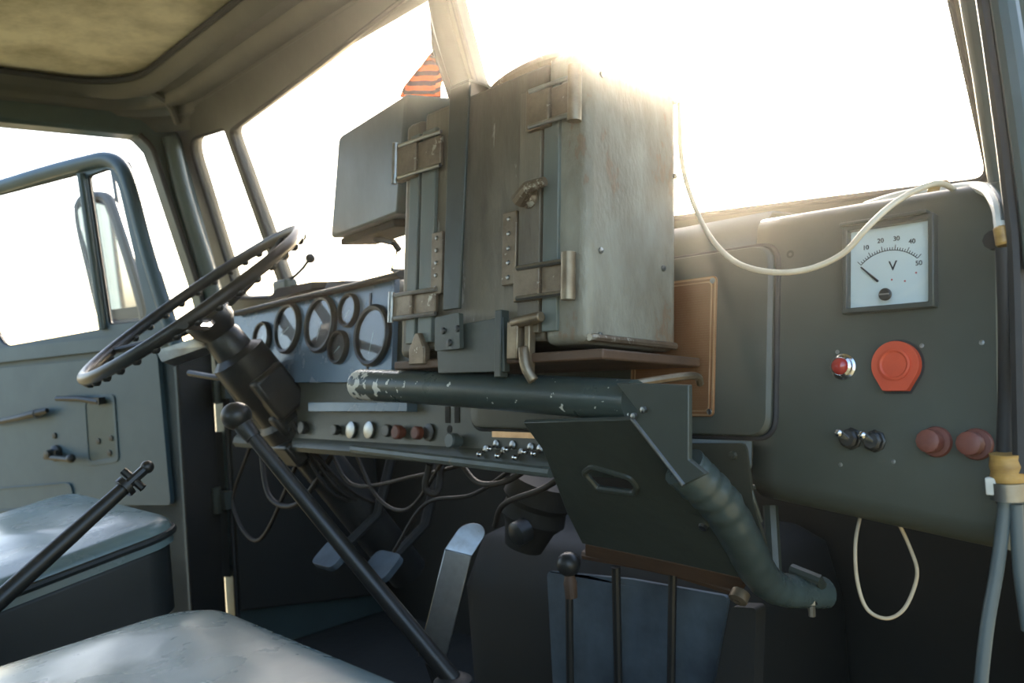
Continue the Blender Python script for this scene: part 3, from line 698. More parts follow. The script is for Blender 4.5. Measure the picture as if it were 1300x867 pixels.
MB().lathe(SC - SN*.025, SN, [(0, 0), (.024, 0), (.023, .008), (.015, .013), (0, .014)], 18).build('horn_button', 'black_paint', hub)
sc_ = thing('steering_column', SC - SN*.30, 'thick black steering column running down under the dash', 'steering column')
B0 = SC - SN*.07
MB().lathe(B0, -SN, [(0, 0), (.028, 0), (.034, .01), (.036, .045), (.052, .055), (.055, .14), (.05, .15), (.05, .19), (.058, .20), (.058, .25), (.042, .26), (.04, .62), (0, .62)], 20).build('column_tube', 'black_paint', sc_)
cl = MB().box(B0 - SN*.14 + V((.04, 0, 0)), (.05, .07, .09), ax=(XA, SU, SN)); cl.box(B0-SN*.17+V((0, .0, -.03)), (.10, .05, .05), ax=(XA, SU, SN)); lab(cl.build('switch_housing', 'black_paint', sc_, bevel=.008), 'turn signal switch housing')
lab(MB().tube(spline([B0-SN*.11+V((-.04, 0, 0)), B0-SN*.10+V((-.12, -.02, 0)), B0-SN*.085+V((-.20, -.03, 0))], 5), [.006]*11, 8).build('signal_stalk', 'black_paint', sc_), 'turn signal stalk')
MB().box(B0-SN*.25+V((0, .03, .03)), (.14, .09, .06), ax=(XA, SU, SN)).box(B0-SN*.25-SU*.045, (.11, .03, .05), ax=(XA, SU, SN)).build('mounting_clamp', 'black_paint', sc_, bevel=.006)
for q in range(3):
    MB().tube(spline([B0-SN*(.10+.02*q)+V((.035, .01*q, -.03)), B0-SN*.2+V((.045+.012*q, 0, -.045)), B0-SN*.3+V((.05, .02*q, -.07)), B0-SN*.42+V((.02*q, .06, -.02))], 6), .004, 6).build('column_wire', 'dark_wire', sc_)
lab(MB().prism(fillet([dep(198, 445, 1.58), dep(258, 425, 1.6), dep(262, 440, 1.6), dep(205, 460, 1.58)], .005), V((0, .02, -.01))).build('column_shroud', 'steel', sc_, bevel=.003), 'bright metal shroud edge')

# wiper control lever with black ball on the dash top
kl = thing('flag_lever', dep(358, 360, 1.83), 'thin bent lever with a small black ball on the dash top', 'lever')
MB().tube(spline([dep(360, 358, 1.80), dep(372, 352, 1.80), dep(384, 341, 1.79), dep(391, 331, 1.78)], 5), .0034, 6).build('lever_rod', 'black_paint', kl)
MB().ball(dep(394, 328, 1.78), .0105).build('lever_ball', 'black_paint', kl)
MB().box(dep(362, 364, 1.82), (.06, .03, .03)).build('lever_base', 'cab_paint', kl, bevel=.006)
vb = MB().prism(fillet([dep(337, 382, 1.80), dep(395, 367, 1.76), dep(398, 357, 1.76), dep(352, 366, 1.80)], .004), V((0, .05, 0)))
tag(vb.build('defroster_vent', 'black_paint', bevel=.004), 'flat dark defroster vent on the dash top behind the gauges', 'vent')
vb = MB().prism(fillet([dep(412, 366, 1.66), dep(440, 360, 1.62), dep(436, 356, 1.62), dep(416, 358, 1.66)], .004), V((0, .04, 0)))
tag(vb.build('dash_lamp', 'black_paint', bevel=.004), 'small dark domed lamp on the dash top above the gauges', 'lamp')

# ================================================================== METAL CASE ON ITS MOUNT
TL = math.radians(7.5)
CO = V((0, -.178, .667)); CU = V((0, math.sin(TL), math.cos(TL))); CF = V((0, -math.cos(TL), math.sin(TL)))   # up, front normal
def CP(px, py, off=0): return onp(px, py, CO + CF*off, CF)
def cl_(px, py): p = CP(px, py)-CO; return p.x, p.dot(CU)
cx0 = cl_(511, 300)[0]; cx1 = cl_(745, 300)[0]; ch = cl_(745, 52)[1]; CD = .146
def cp(a, b, o=0): return CO + XA*a + CU*b + CF*o
case = thing('equipment_case', cp((cx0+cx1)/2, 0, -CD/2), 'tall worn metal instrument case with clasps, standing on the tube bracket', 'case')
s1, s2 = cl_(533, 300)[0], cl_(690, 300)[0]
def cbox(a0, a1, b0, b1, f0, f1): return [cp(a, b, f) for a in (a0, a1) for b in (b0, b1) for f in (f0, f1)]
def cb(m, a0, a1, b0, b1, f0, f1): return m.box(cp((a0+a1)/2, (b0+b1)/2, (f0+f1)/2), (a1-a0, b1-b0, f1-f0), ax=(XA, CU, CF))
cb(MB(), s1+.001, s2-.001, .012, ch-.004, -CD+.006, -.003).build('case_body', 'case_paint', case, bevel=.004)
lab(cb(MB(), cx0, s1-.001, .004, ch-.01, -CD, 0).build('end_cover', 'case_paint', case, bevel=.008, seg=3), 'end cover on the driver side')
lab(cb(MB(), s2+.001, cx1, .006, ch, -CD, 0).build('end_cover', 'case_cover', case, bevel=.010, seg=3), 'worn end cover facing the passenger side')
# vertical rails along the seams
for a0, a1, mt in ((521, 532, 'rail_paint'), (536, 553, 'rail_paint'), (661, 688, 'case_paint'), (692, 711, 'rail_paint')):
    b0 = .02; x0_, x1_ = cl_(a0, 320)[0], cl_(a1, 320)[0]
    cb(MB(), x0_, x1_, b0, ch-.03, -.002, .004).build('seam_rail', mt, case, bevel=.001)
# perforated hinge strips
for (ax0, ax1, ay0, ay1) in ((553, 565, 297, 373), (643, 659, 272, 361)):
    x0_, z1_ = cl_(ax0, ay0); x1_, z0_ = cl_(ax1, ay1)
    st = lab(cb(MB(), x0_, x1_, z0_, z1_, 0, .006).build('hinge_strip', 'case_metal', case, bevel=.001), 'riveted metal strip')
    for k in range(5):
        MB().lathe(cp((x0_+x1_)/2, z0_+(z1_-z0_)*(k+.5)/5, .006), CF, [(0, 0), (.0028, 0), (.0022, .0014), (0, .002)], 8).build('rivet', 'steel', st)
# toggle latches
def latch(px0, px1, py0, py1, roller, lb):
    x0_, z1_ = cl_(px0, py0); x1_, z0_ = cl_(px1, py1); m = (z0_+z1_)/2; w_ = x1_-x0_; h = z1_-z0_
    l = MB(); cb(l, x0_, x0_+w_*.48, z0_, z1_, 0, .010); cb(l, x0_+w_*.48, x1_, z0_+h*.12, z1_-h*.12, 0, .006)
    o = lab(l.build('toggle_latch', 'case_metal', case, bevel=.0015), lb)
    for zz in (z0_+h*.08, z1_-h*.08): MB().tube([cp(x0_+w_*.1, zz, .011), cp(x0_+w_*.7, zz, .010), cp(x1_+.004, zz, .008)], .0026, 8).build('latch_wire', 'steel', o)
    if roller: MB().tube([cp(x1_, z0_-h*.12, .010), cp(x1_, z1_+h*.12, .010)], .0075, 12).build('latch_roller', 'brass', o)
    else: MB().tube([cp(x0_, z0_-.002, .011), cp(x0_, z1_+.002, .011)], .004, 10).build('latch_pin', 'steel', o)
latch(511, 563, 186, 216, False, 'upper clasp on the driver side seam')
latch(506, 557, 374, 402, False, 'lower clasp on the driver side seam')
latch(660, 730, 340, 376, True, 'lower clasp with brass roller')
latch(676, 738, 118, 150, True, 'upper clasp on the passenger side seam')
# handle lever
hx, hz = cl_(676, 252)
hl_ = MB().lathe(cp(hx, hz, 0), CF, [(0, 0), (.012, 0), (.012, .006), (.007, .010), (.007, .016), (0, .017)], 14)
hl_.tube([cp(hx-.006, hz-.004, .014), cp(hx+.012, hz+.006, .018), cp(hx+.034, hz+.009, .015)], [.009, .007, .005], 10)
lab(hl_.build('turn_handle', 'case_metal', case), 'small turn handle')
# bottom clasps
bx, bz = cl_(672, 430)
b_ = MB(); cb(b_, bx-.018, bx-.002, bz-.022, bz+.018, 0, .016); cb(b_, bx+.002, bx+.010, bz-.036, bz+.02, 0, .010)
b_.tube([cp(bx-.012, bz+.016, .012), cp(bx+.030, bz+.020, .012)], .006, 10).tube(spline([cp(bx+.004, bz-.01, .012), cp(bx+.010, bz-.03, .014), cp(bx+.018, bz-.045, .010)], 4), .006, 8)
lab(b_.build('bottom_clasp', 'brass', case, bevel=.0015), 'brassy bottom clasp')
bx, bz = cl_(537, 440)
b_ = MB().prism([cp(bx-.016, bz-.022, 0), cp(bx+.016, bz-.022, 0), cp(bx+.016, bz-.004, 0), cp(bx+.004, bz+.016, 0), cp(bx-.004, bz+.016, 0), cp(bx-.016, bz-.004, 0)], CF*.010)
lab(b_.build('bottom_clasp', 'case_metal', case, bevel=.002), 'pointed buckle')
# screws on the passenger side cover
for b__, f__ in ((.10, -.02), (.095, -.12), (.015, -.02), (.012, -.14), (.20, -.14), (ch-.03, -.02)):
    MB().lathe(cp(cx1, b__, f__), XA, [(0, 0), (.0035, 0), (.003, .0018), (0, .0024)], 10).build('cover_screw', 'steel', case)
MB().tube([cp(cx1+.001, .012, -.004), cp(cx1+.001, .012, -CD+.006)], .004, 8).build('bottom_bead', 'case_metal', case)
# folded carrying handle and cloth like top clutter
tp = MB().tube(spline([cp(cx0+.10, ch-.004, -.05), cp(cx0+.115, ch+.016, -.05), cp(cx0+.16, ch+.026, -.05), cp(cx0+.22, ch+.026, -.05), cp(cx0+.262, ch+.016, -.05), cp(cx0+.275, ch-.004, -.05)], 5), .008, 10)
lab(tp.build('carry_handle', 'case_metal', case), 'folded carrying handle on top')
MB().tube([cp(cl_(700, 60)[0], ch-.005, -.04), cp(cl_(700, 60)[0], ch+.048, -.04)], .0055, 10).build('top_post', 'brass', case)

# clamping strap over the case front
st = thing('clamp_strap', CP(575, 402, .008), 'painted flat steel strap with riveted foot clamping the case', 'strap')
sx0, sx1 = cl_(567, 300)[0], cl_(598, 300)[0]
sp_ = MB(); xb = cl_(575, 395)[0]; xt = cl_(597, 115)[0]; zb_ = cl_(575, 395)[1]
pts = [cp(xb-.004, zb_, .008), cp(xb+.026, zb_, .008), cp(xt+.012, ch+.004, .008), cp(xt-.024, ch+.004, .008)]
sp_.prism(pts, CF*.004); lab(sp_.build('strap_band', 'frame_paint', st, bevel=.001), 'grey green steel band')
MB().prism([pts[2]+CF*.004, pts[3]+CF*.004, pts[3]-CF*.12, pts[2]-CF*.12], CU*.004).build('strap_top', 'frame_paint', st, bevel=.001)
fo = fillet([CP(557, 404, .013), CP(588, 397, .013), CP(589, 443, .013), CP(557, 446, .013)], .003)
ft = lab(MB().prism(fo, CF*.006).build('strap_foot', 'frame_paint', st, bevel=.0015), 'three hole riveted foot')
for px, py in ((563, 420), (581, 417), (571, 435)): MB().lathe(CP(px, py, .019), CF, [(0, 0), (.0042, 0), (.0036, .002), (0, .0026)], 10).build('rivet', 'black_paint', ft)

# tubular bracket carrying the case
tb = thing('tube_bracket', ony(720, 560, -.12), 'bent green steel tube bracket with slotted gusset plate holding the case', 'bracket')
TP = spline([ony(*p) for p in ((450, 488, -.178), (475, 489, -.176), (560, 493, -.172), (660, 499, -.168), (735, 504, -.166), (806, 509, -.164))], 6)
rad = [.0205]*len(TP); rad[0] = .009; rad[1] = .0165; rad[2] = .0198
lab(MB().tube(TP, rad, 20).build('grip_tube', 'tube_paint', tb, ang=60), 'thick straight tube with worn bare end')
DT = spline([ony(*p) for p in ((868, 592, -.158), (886, 610, -.146), (915, 640, -.118), (944, 690, -.072), (965, 729, -.03), (992, 748, .005), (1045, 752, .06))], 9)
nT = len(DT); dr = [.0245 + .0012*math.sin(i*1.5)*(1 if 8 < i < 22 else .3) - .005*i/nT for i in range(nT)]
lab(MB().tube(DT, dr, 18, flat=.85).build('bent_tube', 'tube_plain', tb, ang=60), 'flattened bent tube with crumpled bend')
a_, b_ = ony(800, 536, -.186), ony(955, 715, -.055)
gn = (b_-a_).cross(XA).normalized()
if gn.dot(AX) > 0: gn = -gn
GP = lambda px, py, off=0: onp(px, py, a_ + gn*off, gn)
go_ = [GP(*p) for p in ((664, 537), (802, 533), (838, 570), (872, 618), (940, 672), (972, 722), (945, 735), (850, 713), (739, 690), (720, 652), (704, 610), (688, 570))]
slot = fillet([GP(741, 600), GP(752, 592), GP(800, 606), GP(809, 618), GP(806, 626), GP(758, 620)], .005)
lab(MB().prism(go_, -gn*.005, [slot]).build('gusset_plate', 'frame_paint', tb, bevel=.001), 'flat gusset plate with a slot')
lab(MB().tube(slot, .0035, 8, closed=True).build('slot_rim', 'frame_paint', tb), 'rolled slot rim')
MB().prism([GP(742, 690, -.006), GP(945, 735, -.006), GP(943, 752, -.006), GP(742, 706, -.006)], -gn*.03).build('gusset_flange', 'rust_wood', tb, bevel=.002)
upl = lambda px, py, o=0: ony(px, py, -.186-o)
up_ = [upl(*p) for p in ((782, 486), (874, 489), (874, 584), (896, 602), (868, 616), (834, 572), (802, 531), (810, 522))]
lab(MB().prism(up_, (0, .006, 0)).build('flange_plate', 'frame_paint', tb, bevel=.001), 'upright flange plate beside the gusset')
MB().tube([upl(802, 531), upl(834, 572), upl(868, 616)], .0022, 8).build('weld_bead', 'steel', tb)
for px, py in ((818, 520), (806, 528)): MB().lathe(ony(px, py, -.188), (0, -1, 0), [(0, 0), (.0035, 0), (.003, .003), (0, .004)], 6).build('bolt', 'steel', tb)
for px, py in ((927, 697), (893, 668)): MB().lathe(GP(px, py), gn, [(0, 0), (.005, 0), (.0045, .003), (0, .004)], 8).build('bolt', 'steel', tb)
# seat blocks and tray under the case
pb = [onp(px, py, CO+CF*.010, CF) for px, py in ((553, 417), (600, 409), (638, 402), (640, 472), (556, 474))]
lab(MB().prism(pb, -CF*.009+V((0, 0, 0))).build('front_plate', 'frame_paint', tb, bevel=.001), 'square front plate')
MB().box(cp(cl_(642, 440)[0], cl_(642, 437)[1], .006), (.010, .072, .012), ax=(XA, CU, CF)).build('front_plate_return', 'frame_paint', tb, bevel=.001)
tr = MB().box(cp((cx0+cx1)/2+.012, -.006, -.072), (cx1-cx0+.03, .010, .155), ax=(XA, CU, CF)); lab(tr.build('tray', 'rust_wood', tb, bevel=.002), 'rust brown wooden tray')
lab(MB().tube(spline([ony(800, 488, -.15), ony(865, 478, -.10), ony(885, 478, -.07), ony(889, 487, -.06)], 5), .004, 8).build('tray_edge', 'brass', tb), 'brassy tray edge rod')
MB().tube([ony(978, 642, .02), ony(984, 745, .0)], .008, 8).build('support_rod', 'frame_paint', tb)
MB().tube([ony(1005, 722, .03), ony(1040, 736, .03), ony(1042, 742, .04)], .006, 8).build('clamp_bar', 'frame_paint', tb)
MB().tube([ony(1030, 757, .03), ony(1031, 782, .03)], .004, 8).lathe(ony(1030, 766, .03), (0, 0, 1), [(0, 0), (.008, 0), (.008, .006), (0, .006)], 6).build('hanging_bolt', 'steel', tb)
MB().lathe(ony(941, 752, -.03), gn, [(0, 0), (.010, 0), (.010, .01), (.004, .012), (.004, .004), (0, .004)], 12).build('pivot_eye', 'brass', tb)

# ================================================================== GREY BOX BY THE CENTRE PILLAR
g0 = CAM + RT*(-.1536) + AX*1.30; gdir = (RT*(-.512) + AX*.859).normalized(); gnrm = V((gdir.y, -gdir.x, 0))
if gnrm.dot(AX) > 0: gnrm = -gnrm
GB = lambda px, py, off=0: onp(px, py, g0 + gnrm*off, gnrm)
gbx = thing('display_box', GB(470, 300), 'smooth grey green sheet metal box hung beside the centre pillar', 'box')
gq = fillet([GB(519, 119), GB(432, 174), GB(422, 303), GB(507, 271)], [.006, .012, .012, .006])
gbk = [p - gnrm*.10 for p in gq]
lab(MB().loft([[cx(gq)+(p-cx(gq))*.98+gnrm*.004 for p in gq], gq, gbk]).build('box_shell', 'cab_paint', gbx, bevel=.003, ang=30), 'painted steel shell')
bl = [GB(432, 303, -.015), GB(500, 278, -.015)]
MB().prism([bl[0], bl[1], bl[1]-gnrm*.07, bl[0]-gnrm*.07], V((0, 0, -.012))).build('base_plate', 'dark', gbx, bevel=.002)
MB().tube([GB(480, 292, -.04), GB(478, 303, -.04), GB(500, 308, -.05), GB(507, 318, -.06)], .006, 8).build('cable_stub', 'black_paint', gbx)
MB().tube([GB(506, 312, -.07), GB(497, 343, -.07), V((-.005, .075, .80))], .0035, 8).build('support_rod', 'black_paint', gbx)

# orange striped cloth on the centre pillar
sf = thing('striped_cloth', dep(540, 112, 1.36), 'orange and dark striped cloth bundle tied to the centre pillar', 'cloth')
dS = 1.345
pts = [(556, 64, .008), (553, 72, .013), (549, 82, .017), (543, 95, .023), (536, 108, .027), (533, 122, .030)]
rg = []
for px, py, r in pts:
    c = dep(px, py, dS); rg.append([c + (CI*math.cos(2*math.pi*k/18) + AX*.55*math.sin(2*math.pi*k/18))*r*(1+.16*math.sin(5*2*math.pi*k/18)) for k in range(18)])
lab(MB().loft(rg).build('cloth_body', 'stripe_cloth', sf, ang=70), 'orange cloth with dark diagonal stripes')
MB().tube([dep(548, 73, dS-.012), dep(555, 76, dS-.016), dep(562, 73, dS-.008), dep(556, 69, dS+.012)], .004, 8, closed=True).build('tie_knot', 'stripe_cloth', sf)

# ================================================================== LEVERS, PEDALS, TUNNEL
def lever(nm, a, b, r, kn, kr, lb, mt='black_paint', kmt='black_paint'):
    t = thing(nm, b, lb, 'lever'); MB().tube([a, a+(b-a)*.4, b], [r*.75, r*.9, r], 12).build('rod', mt, t)
    if kr: MB().ball(kn, kr, 18, 12, (1, 1, .92)).build('knob', kmt, t)
    return t
K = dep(300, 528, 1.205); GE = dep(575, 863, 1.15)
gl = lever('gear_lever', dep(306, 536, 1.205), GE, .0125, K, .0215, 'long black gear lever with round ball knob leaning from the floor', 'black_paint')
MB().lathe(dep(305, 535, 1.205), dep(306, 536, 1.205)-GE, [(0, -.03), (.0115, -.03), (.014, -.01), (.013, .005), (0, .006)], 14).build('knob_collar', 'black_paint', gl)
MB().lathe(GE-V((0, 0, .03)), (0, 0, 1), [(0, -.24), (.06, -.24), (.05, -.1), (.035, -.01), (.026, .03), (.018, .035), (0, .035)], 18).build('rubber_boot', 'rubber', gl)
hb0, hb1 = dep(160, 617, 1.16), dep(-60, 815, 1.02)
hb = lever('handbrake_lever', hb0, hb1, .0125, None, 0, 'black handbrake lever with cross pin tip beside the driver seat')
dH = (hb0-hb1).normalized()
MB().tube([hb0, hb0+dH*.035], .007, 10).ball(hb0+dH*.036, .009).build('release_button', 'black_paint', hb)
sd = dH.cross(AX).normalized()
MB().tube([hb0+dH*.012-sd*.018, hb0+dH*.012+sd*.018], .0055, 10).build('cross_pin', 'black_paint', hb)
MB().lathe(hb0-dH*.005, dH, [(0, 0), (.015, 0), (.015, .008), (0, .009)], 12).build('lever_collar', 'black_paint', hb)
# lever base down to the floor
lo_ = V((hb1.x, hb1.y-.02, .0)); MB().tube([hb1, hb1*.6+lo_*.4-V((0, .02, 0)), lo_], [.0125, .014, .02], 10).build('lever_foot', 'black_paint', hb)

# engine cover between the footwells
ec = thing('engine_cover', (.12, .22, 0), 'blue grey metal engine cover in the passenger footwell', 'engine cover')
L = [rrect(-.12, .46, .13, .44, .05, .0), rrect(-.12, .46, .13, .44, .05, .26), rrect(-.10, .44, .16, .44, .05, .34), rrect(-.06, .40, .20, .43, .04, .36)]
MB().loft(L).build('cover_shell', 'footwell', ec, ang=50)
fpl = [ony(694, 725, .10), ony(800, 735, .10), ony(925, 757, .10), ony(905, 867, .09), ony(870, 960, .08), ony(705, 930, .08)]
lab(MB().prism(fillet(fpl, .01), (0, .006, 0)).build('front_sheet', 'bluemetal', ec, bevel=.002), 'dull blue sheet')
MB().tube(spline([ony(742, 704, .06), ony(840, 722, .06), ony(935, 750, .06)], 4), .007, 8).build('rusty_pipe', 'rust_wood', ec)
def slab(px0, py0, px1, py1, Y, r, knob_r, lb, foot=0):
    a, b = ony(px0, py0, Y), ony(px1, py1, Y); d = (b-a); b2 = a + d*((a.z-.0)/(a.z-b.z)) if a.z > b.z else b
    t = thing('floor_lever', b2, lb, 'lever'); MB().tube([a, b2], r, 10).build('rod', 'black_paint', t)
    if knob_r:
        MB().ball(a, knob_r, 14, 10).build('knob', 'black_paint', t); MB().lathe(a-V((0, 0, .045)), (0, 0, 1), [(0, 0), (r*1.5, 0), (r*1.7, .02), (r*1.2, .03), (0, .03)], 10).build('collar', 'rust_wood', t)
    if foot: MB().box(b2.lerp(a, .22), (.04, .03, .05)).build('clevis', 'frame_paint', t, bevel=.004)
    return t
slab(722, 716, 724, 866, .02, .0055, .0165, 'floor lever with shiny dark ball knob, leftmost under the gusset plate')
slab(782, 720, 785, 866, .05, .006, 0, 'plain thin floor lever standing between two others before the blue sheet', 1)
slab(854, 725, 852, 866, .04, .0055, 0, 'plain thin floor lever nearest the right end of the gusset plate')
# right post with dark brace
tag(MB().prism(fillet([ony(928, 770, .03), ony(960, 772, .03), ony(952, 1000, .03), ony(880, 1000, .03)], .006), (0, .02, 0)).build('floor_brace', 'dark', bevel=.003), 'dark flat floor brace right of the blue sheet', 'brace')
# long flat pedal plate
pc0, pc1 = ony(592, 660, .04), ony(548, 838, -.02)
pd = thing('flat_lever', pc1, 'pale flat steel lever with rounded tip standing in the footwell', 'lever')
ax_ = (pc0-pc1).normalized(); sdv = RT - ax_*RT.dot(ax_); sdv.normalize(); nv = ax_.cross(sdv)
wd = .0215; Lh = (pc0-pc1).length-.03
pl = [pc1-sdv*wd, pc1+sdv*wd, pc1+sdv*wd+ax_*(Lh-wd)] + [pc1-sdv*wd+ax_*(Lh-wd)]
lab(MB().prism(pl, nv*.006).build('lever_strip', 'steel', pd, bevel=.0015), 'flat steel strip')
ta = pc1 + ax_*(Lh-wd); tu = (ax_*.80 + V((0, .45, -.05))).normalized()
tipo = [ta-sdv*wd, ta+sdv*wd] + [ta + tu*.032 + (sdv*math.cos(t)+tu*math.sin(t))*wd for t in [math.radians(15*k) for k in range(0, 13)]]
lab(MB().prism(tipo, sdv.cross(tu).normalized()*-.005).build('bent_tip', 'steel', pd, bevel=.001), 'bright rounded bent tip')
MB().tube([pc1+nv*.003, V((pc1.x, pc1.y+.06, .0))], .012, 10).build('lever_foot', 'dark', pd)
for px, py, d_, lb in ((425, 707, 1.62, 'small round clutch pedal pad left of the gear lever'), (487, 722, 1.58, 'worn flat brake pedal pad right of the gear lever')):
    c = dep(px, py, d_); t = thing('foot_pedal', c, lb, 'pedal')
    nn_ = V((0, -.6, .8)).normalized(); s2 = V((0, .8, .6))
    MB().prism(fillet([c-XA*.04-s2*.03, c+XA*.04-s2*.03, c+XA*.04+s2*.03, c-XA*.04+s2*.03], .018), nn_*.012).build('pedal_pad', 'bluemetal', t, bevel=.003)
    MB().tube([c, c+V((0, .10, .06)), c+V((0, .2, .30))], .010, 8).build('pedal_arm', 'dark', t)
# steering box boot / gear casing under the dash
gc = thing('heater_housing', ony(668, 650, .1), 'dark ribbed heater duct hanging under the dash centre', 'duct')
MB().lathe(ony(690, 610, .12), V((-.35, -.2, -1)), [(0, 0), (.05, 0), (.055, .03), (.048, .04), (.052, .06), (.04, .075), (.03, .11), (0, .115)], 20).build('duct_body', 'dark', gc)
MB().lathe(ony(668, 672, .06), V((-.1, -1, -.2)), [(0, 0), (.018, 0), (.018, .02), (.012, .024), (0, .024)], 14).build('duct_clamp', 'black_paint', gc)

# ================================================================== CABLES
def cable(nm, pts, r, mt, lb, cat='cable', group=None, n=8):
    return tag(MB().tube(spline(pts, n), r, 14).build(nm, mt), lb, cat, group)
cpts = [cp(cx1+.004, ch-.03, -CD+.01), dep(862, 130, .99), dep(864, 190, .97), dep(874, 240, .93), dep(897, 293, .87), dep(930, 330, .82), dep(975, 345, .78), dep(1025, 342, .76), dep(1070, 322, .745), dep(1100, 290, .735), dep(1130, 262, .74), dep(1160, 243, .75), dep(1190, 233, .76), dep(1210, 240, .775), dep(1219, 254, .79)]
cable('hanging_cable', cpts, .0026, 'cream_cable', 'cream cable looping from the case across the top of the voltmeter', n=6)
cable('cord_loop', [FA(1092, 655, -.03), dep(1086, 690, .80), dep(1088, 735, .79), dep(1100, 772, .785), dep(1124, 785, .78), dep(1146, 775, .785), dep(1160, 748, .79), dep(1164, 722, .79), dep(1153, 690, .80), FA(1141, 664, -.03)], .0017, 'cord', 'thin tan cord loop hanging below the dashboard', 'cord')
hc = thing('harness', dep(1240, 245, .80), 'white and blue cable bundle with taped connectors on the dash end', 'cable')
MB().tube(spline([dep(1100, 262, .90), dep(1140, 250, .86), dep(1178, 243, .83), dep(1205, 241, .80), dep(1235, 238, .77), dep(1255, 243, .735), dep(1267, 262, .703), dep(1271, 285, .692), dep(1274, 310, .688)], 6), .0055, 10).build('thick_white_cable', 'white_cable', hc)
MB().tube(spline([dep(1215, 254, .80), dep(1235, 242, .79), dep(1258, 234, .78), dep(1285, 232, .77)], 6), .0028, 8).build('cream_cable', 'cream_cable', hc)
MB().tube(spline([dep(1240, 237, .765), dep(1259, 241, .728), dep(1271, 258, .698), dep(1275, 280, .688)], 6), .003, 8).build('blue_wire', 'hose', hc)
def sleeve(p, q, r, mt, nm): MB().tube([p, p.lerp(q, .1), p.lerp(q, .9), q], [r*.8, r, r, r*.8], 12).build(nm, mt, hc)
sleeve(dep(1183, 244, .822), dep(1203, 243, .81), .011, 'yellow_tape', 'connector')
sleeve(dep(1271, 288, .691), dep(1275, 312, .687), .0062, 'yellow_tape', 'taped_joint')
MB().lathe(dep(1264, 306, .70), FN, [(0, 0), (.008, 0), (.008, .006), (0, .007)], 10).build('clip', 'dark', hc)
cable('pillar_cable', [dep(1275, 314, .687), dep(1278, 400, .69), dep(1278, 500, .70), dep(1276, 575, .70), dep(1276, 640, .70)], .0065, 'rubber', 'black cable running down the edge of the right pillar')
cable('drain_hose', [dep(1276, 600, .69), dep(1275, 650, .69), dep(1266, 720, .69), dep(1254, 790, .69), dep(1246, 860, .69), dep(1238, 960, .69)], .0052, 'hose', 'pale grey hose hanging from the clamp beside the right pillar', 'hose')
cable('drain_hose', [dep(1290, 640, .685), dep(1294, 720, .685), dep(1305, 800, .685)], .005, 'hose', 'short grey hose leaving the frame at the right edge', 'hose')
pcm = thing('hose_clamp', dep(1278, 605, .69), 'yellow taped hose clamp with pale metal bracket at the right edge', 'clamp')
MB().lathe(dep(1281, 611, .688), V((0, 0, 1)), [(0, 0), (.0125, 0), (.0135, .004), (.0125, .008), (.0135, .013), (.0125, .018), (.0128, .022), (0, .022)], 16).build('tape_wrap', 'yellow_tape', pcm)
MB().lathe(dep(1282, 634, .688), V((0, 0, 1)), [(0, 0), (.0135, 0), (.0135, .014), (0, .014)], 16).build('metal_band', 'steel', pcm)
MB().box(dep(1259, 617, .69), (.008, .006, .014)).build('bracket_tab', 'white_cable', pcm, bevel=.001)

wires = [((448, 568), (480, 632), (520, 645), (566, 580)), ((582, 584), (606, 612), (640, 612), (672, 594)), ((545, 590), (540, 620), (555, 625), (560, 592)), ((418, 570), (450, 616), (530, 604), (604, 586)),
         ((628, 668), (640, 640), (690, 620), (720, 600)), ((330, 562), (342, 630), (380, 638), (428, 568)), ((500, 700), (540, 640), (600, 628), (655, 592)), ((318, 565), (296, 640), (330, 685), (385, 570))]
wl_ = ['thin brown wire sagging left under the switch row', 'pale brown wire bowing below the small toggles', 'tight hairpin wire under the red knobs', 'dark wire running along under the switch row', 'dark wire rising to the heater duct', 'dark wire below the steering column', 'dark wire crossing behind the flat lever', 'dark wire in the driver footwell corner']
for k, wv in enumerate(wires):
    cable('under_dash_wire', [ony(px, py, .025+.02*math.sin(k*2+i)) for i, (px, py) in enumerate(wv)], .0032 + .001*(k % 3), 'dark_wire', wl_[k], 'wire', 'wires under the dash')

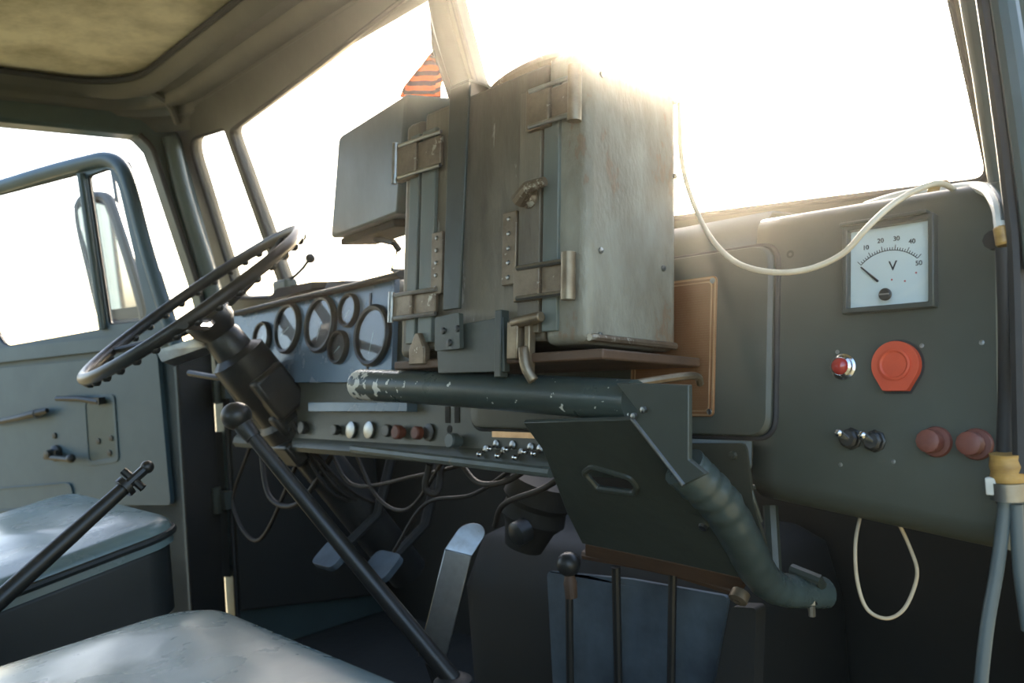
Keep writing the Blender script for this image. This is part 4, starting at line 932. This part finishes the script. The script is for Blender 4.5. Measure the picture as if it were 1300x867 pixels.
# ================================================================== ADDED HAZE VOLUME STANDING IN FOR LENS GLARE
hm = bpy.data.materials.new('glare_haze'); hm.use_nodes = True; n = hm.node_tree; n.nodes.remove(n.nodes['Principled BSDF'])
vsn = n.nodes.new('ShaderNodeVolumeScatter'); vsn.inputs['Color'].default_value = (1, .93, .8, 1); vsn.inputs['Density'].default_value = HAZE; vsn.inputs['Anisotropy'].default_value = .90
n.links.new(vsn.outputs[0], n.nodes['Material Output'].inputs['Volume']); M['haze'] = hm
tcn = n.nodes.new('ShaderNodeTexCoord'); spn = n.nodes.new('ShaderNodeSeparateXYZ'); mrn = n.nodes.new('ShaderNodeMapRange'); mrn.interpolation_type = 'SMOOTHSTEP'
n.links.new(tcn.outputs['Object'], spn.inputs[0]); n.links.new(spn.outputs[0], mrn.inputs[0])
mrn.inputs[1].default_value = .33; mrn.inputs[2].default_value = .75; mrn.inputs[3].default_value = .0; mrn.inputs[4].default_value = HAZE     # added haze placed on the passenger side to shape the glare
mry = n.nodes.new('ShaderNodeMapRange'); mry.interpolation_type = 'SMOOTHSTEP'; n.links.new(spn.outputs[1], mry.inputs[0])
mry.inputs[1].default_value = -.32; mry.inputs[2].default_value = -.02
mun = n.nodes.new('ShaderNodeMath'); mun.operation = 'MULTIPLY'; n.links.new(mrn.outputs[0], mun.inputs[0]); n.links.new(mry.outputs[0], mun.inputs[1])
mrx = n.nodes.new('ShaderNodeMapRange'); mrx.interpolation_type = 'SMOOTHSTEP'; n.links.new(spn.outputs[0], mrx.inputs[0])
mrx.inputs[1].default_value = .80; mrx.inputs[2].default_value = 1.05; mrx.inputs[3].default_value = 1; mrx.inputs[4].default_value = .12
mu2 = n.nodes.new('ShaderNodeMath'); mu2.operation = 'MULTIPLY'; n.links.new(mun.outputs[0], mu2.inputs[0]); n.links.new(mrx.outputs[0], mu2.inputs[1])
n.links.new(mu2.outputs[0], vsn.inputs['Density'])
hz = MB().box((-.1, -.35, .55), (3.6, 2.1, 1.66)).build('glare_haze', 'haze')
hz['kind'] = 'stuff'; tag(hz, 'thin warm haze added inside the cab as lens glare around the low sun', 'haze')
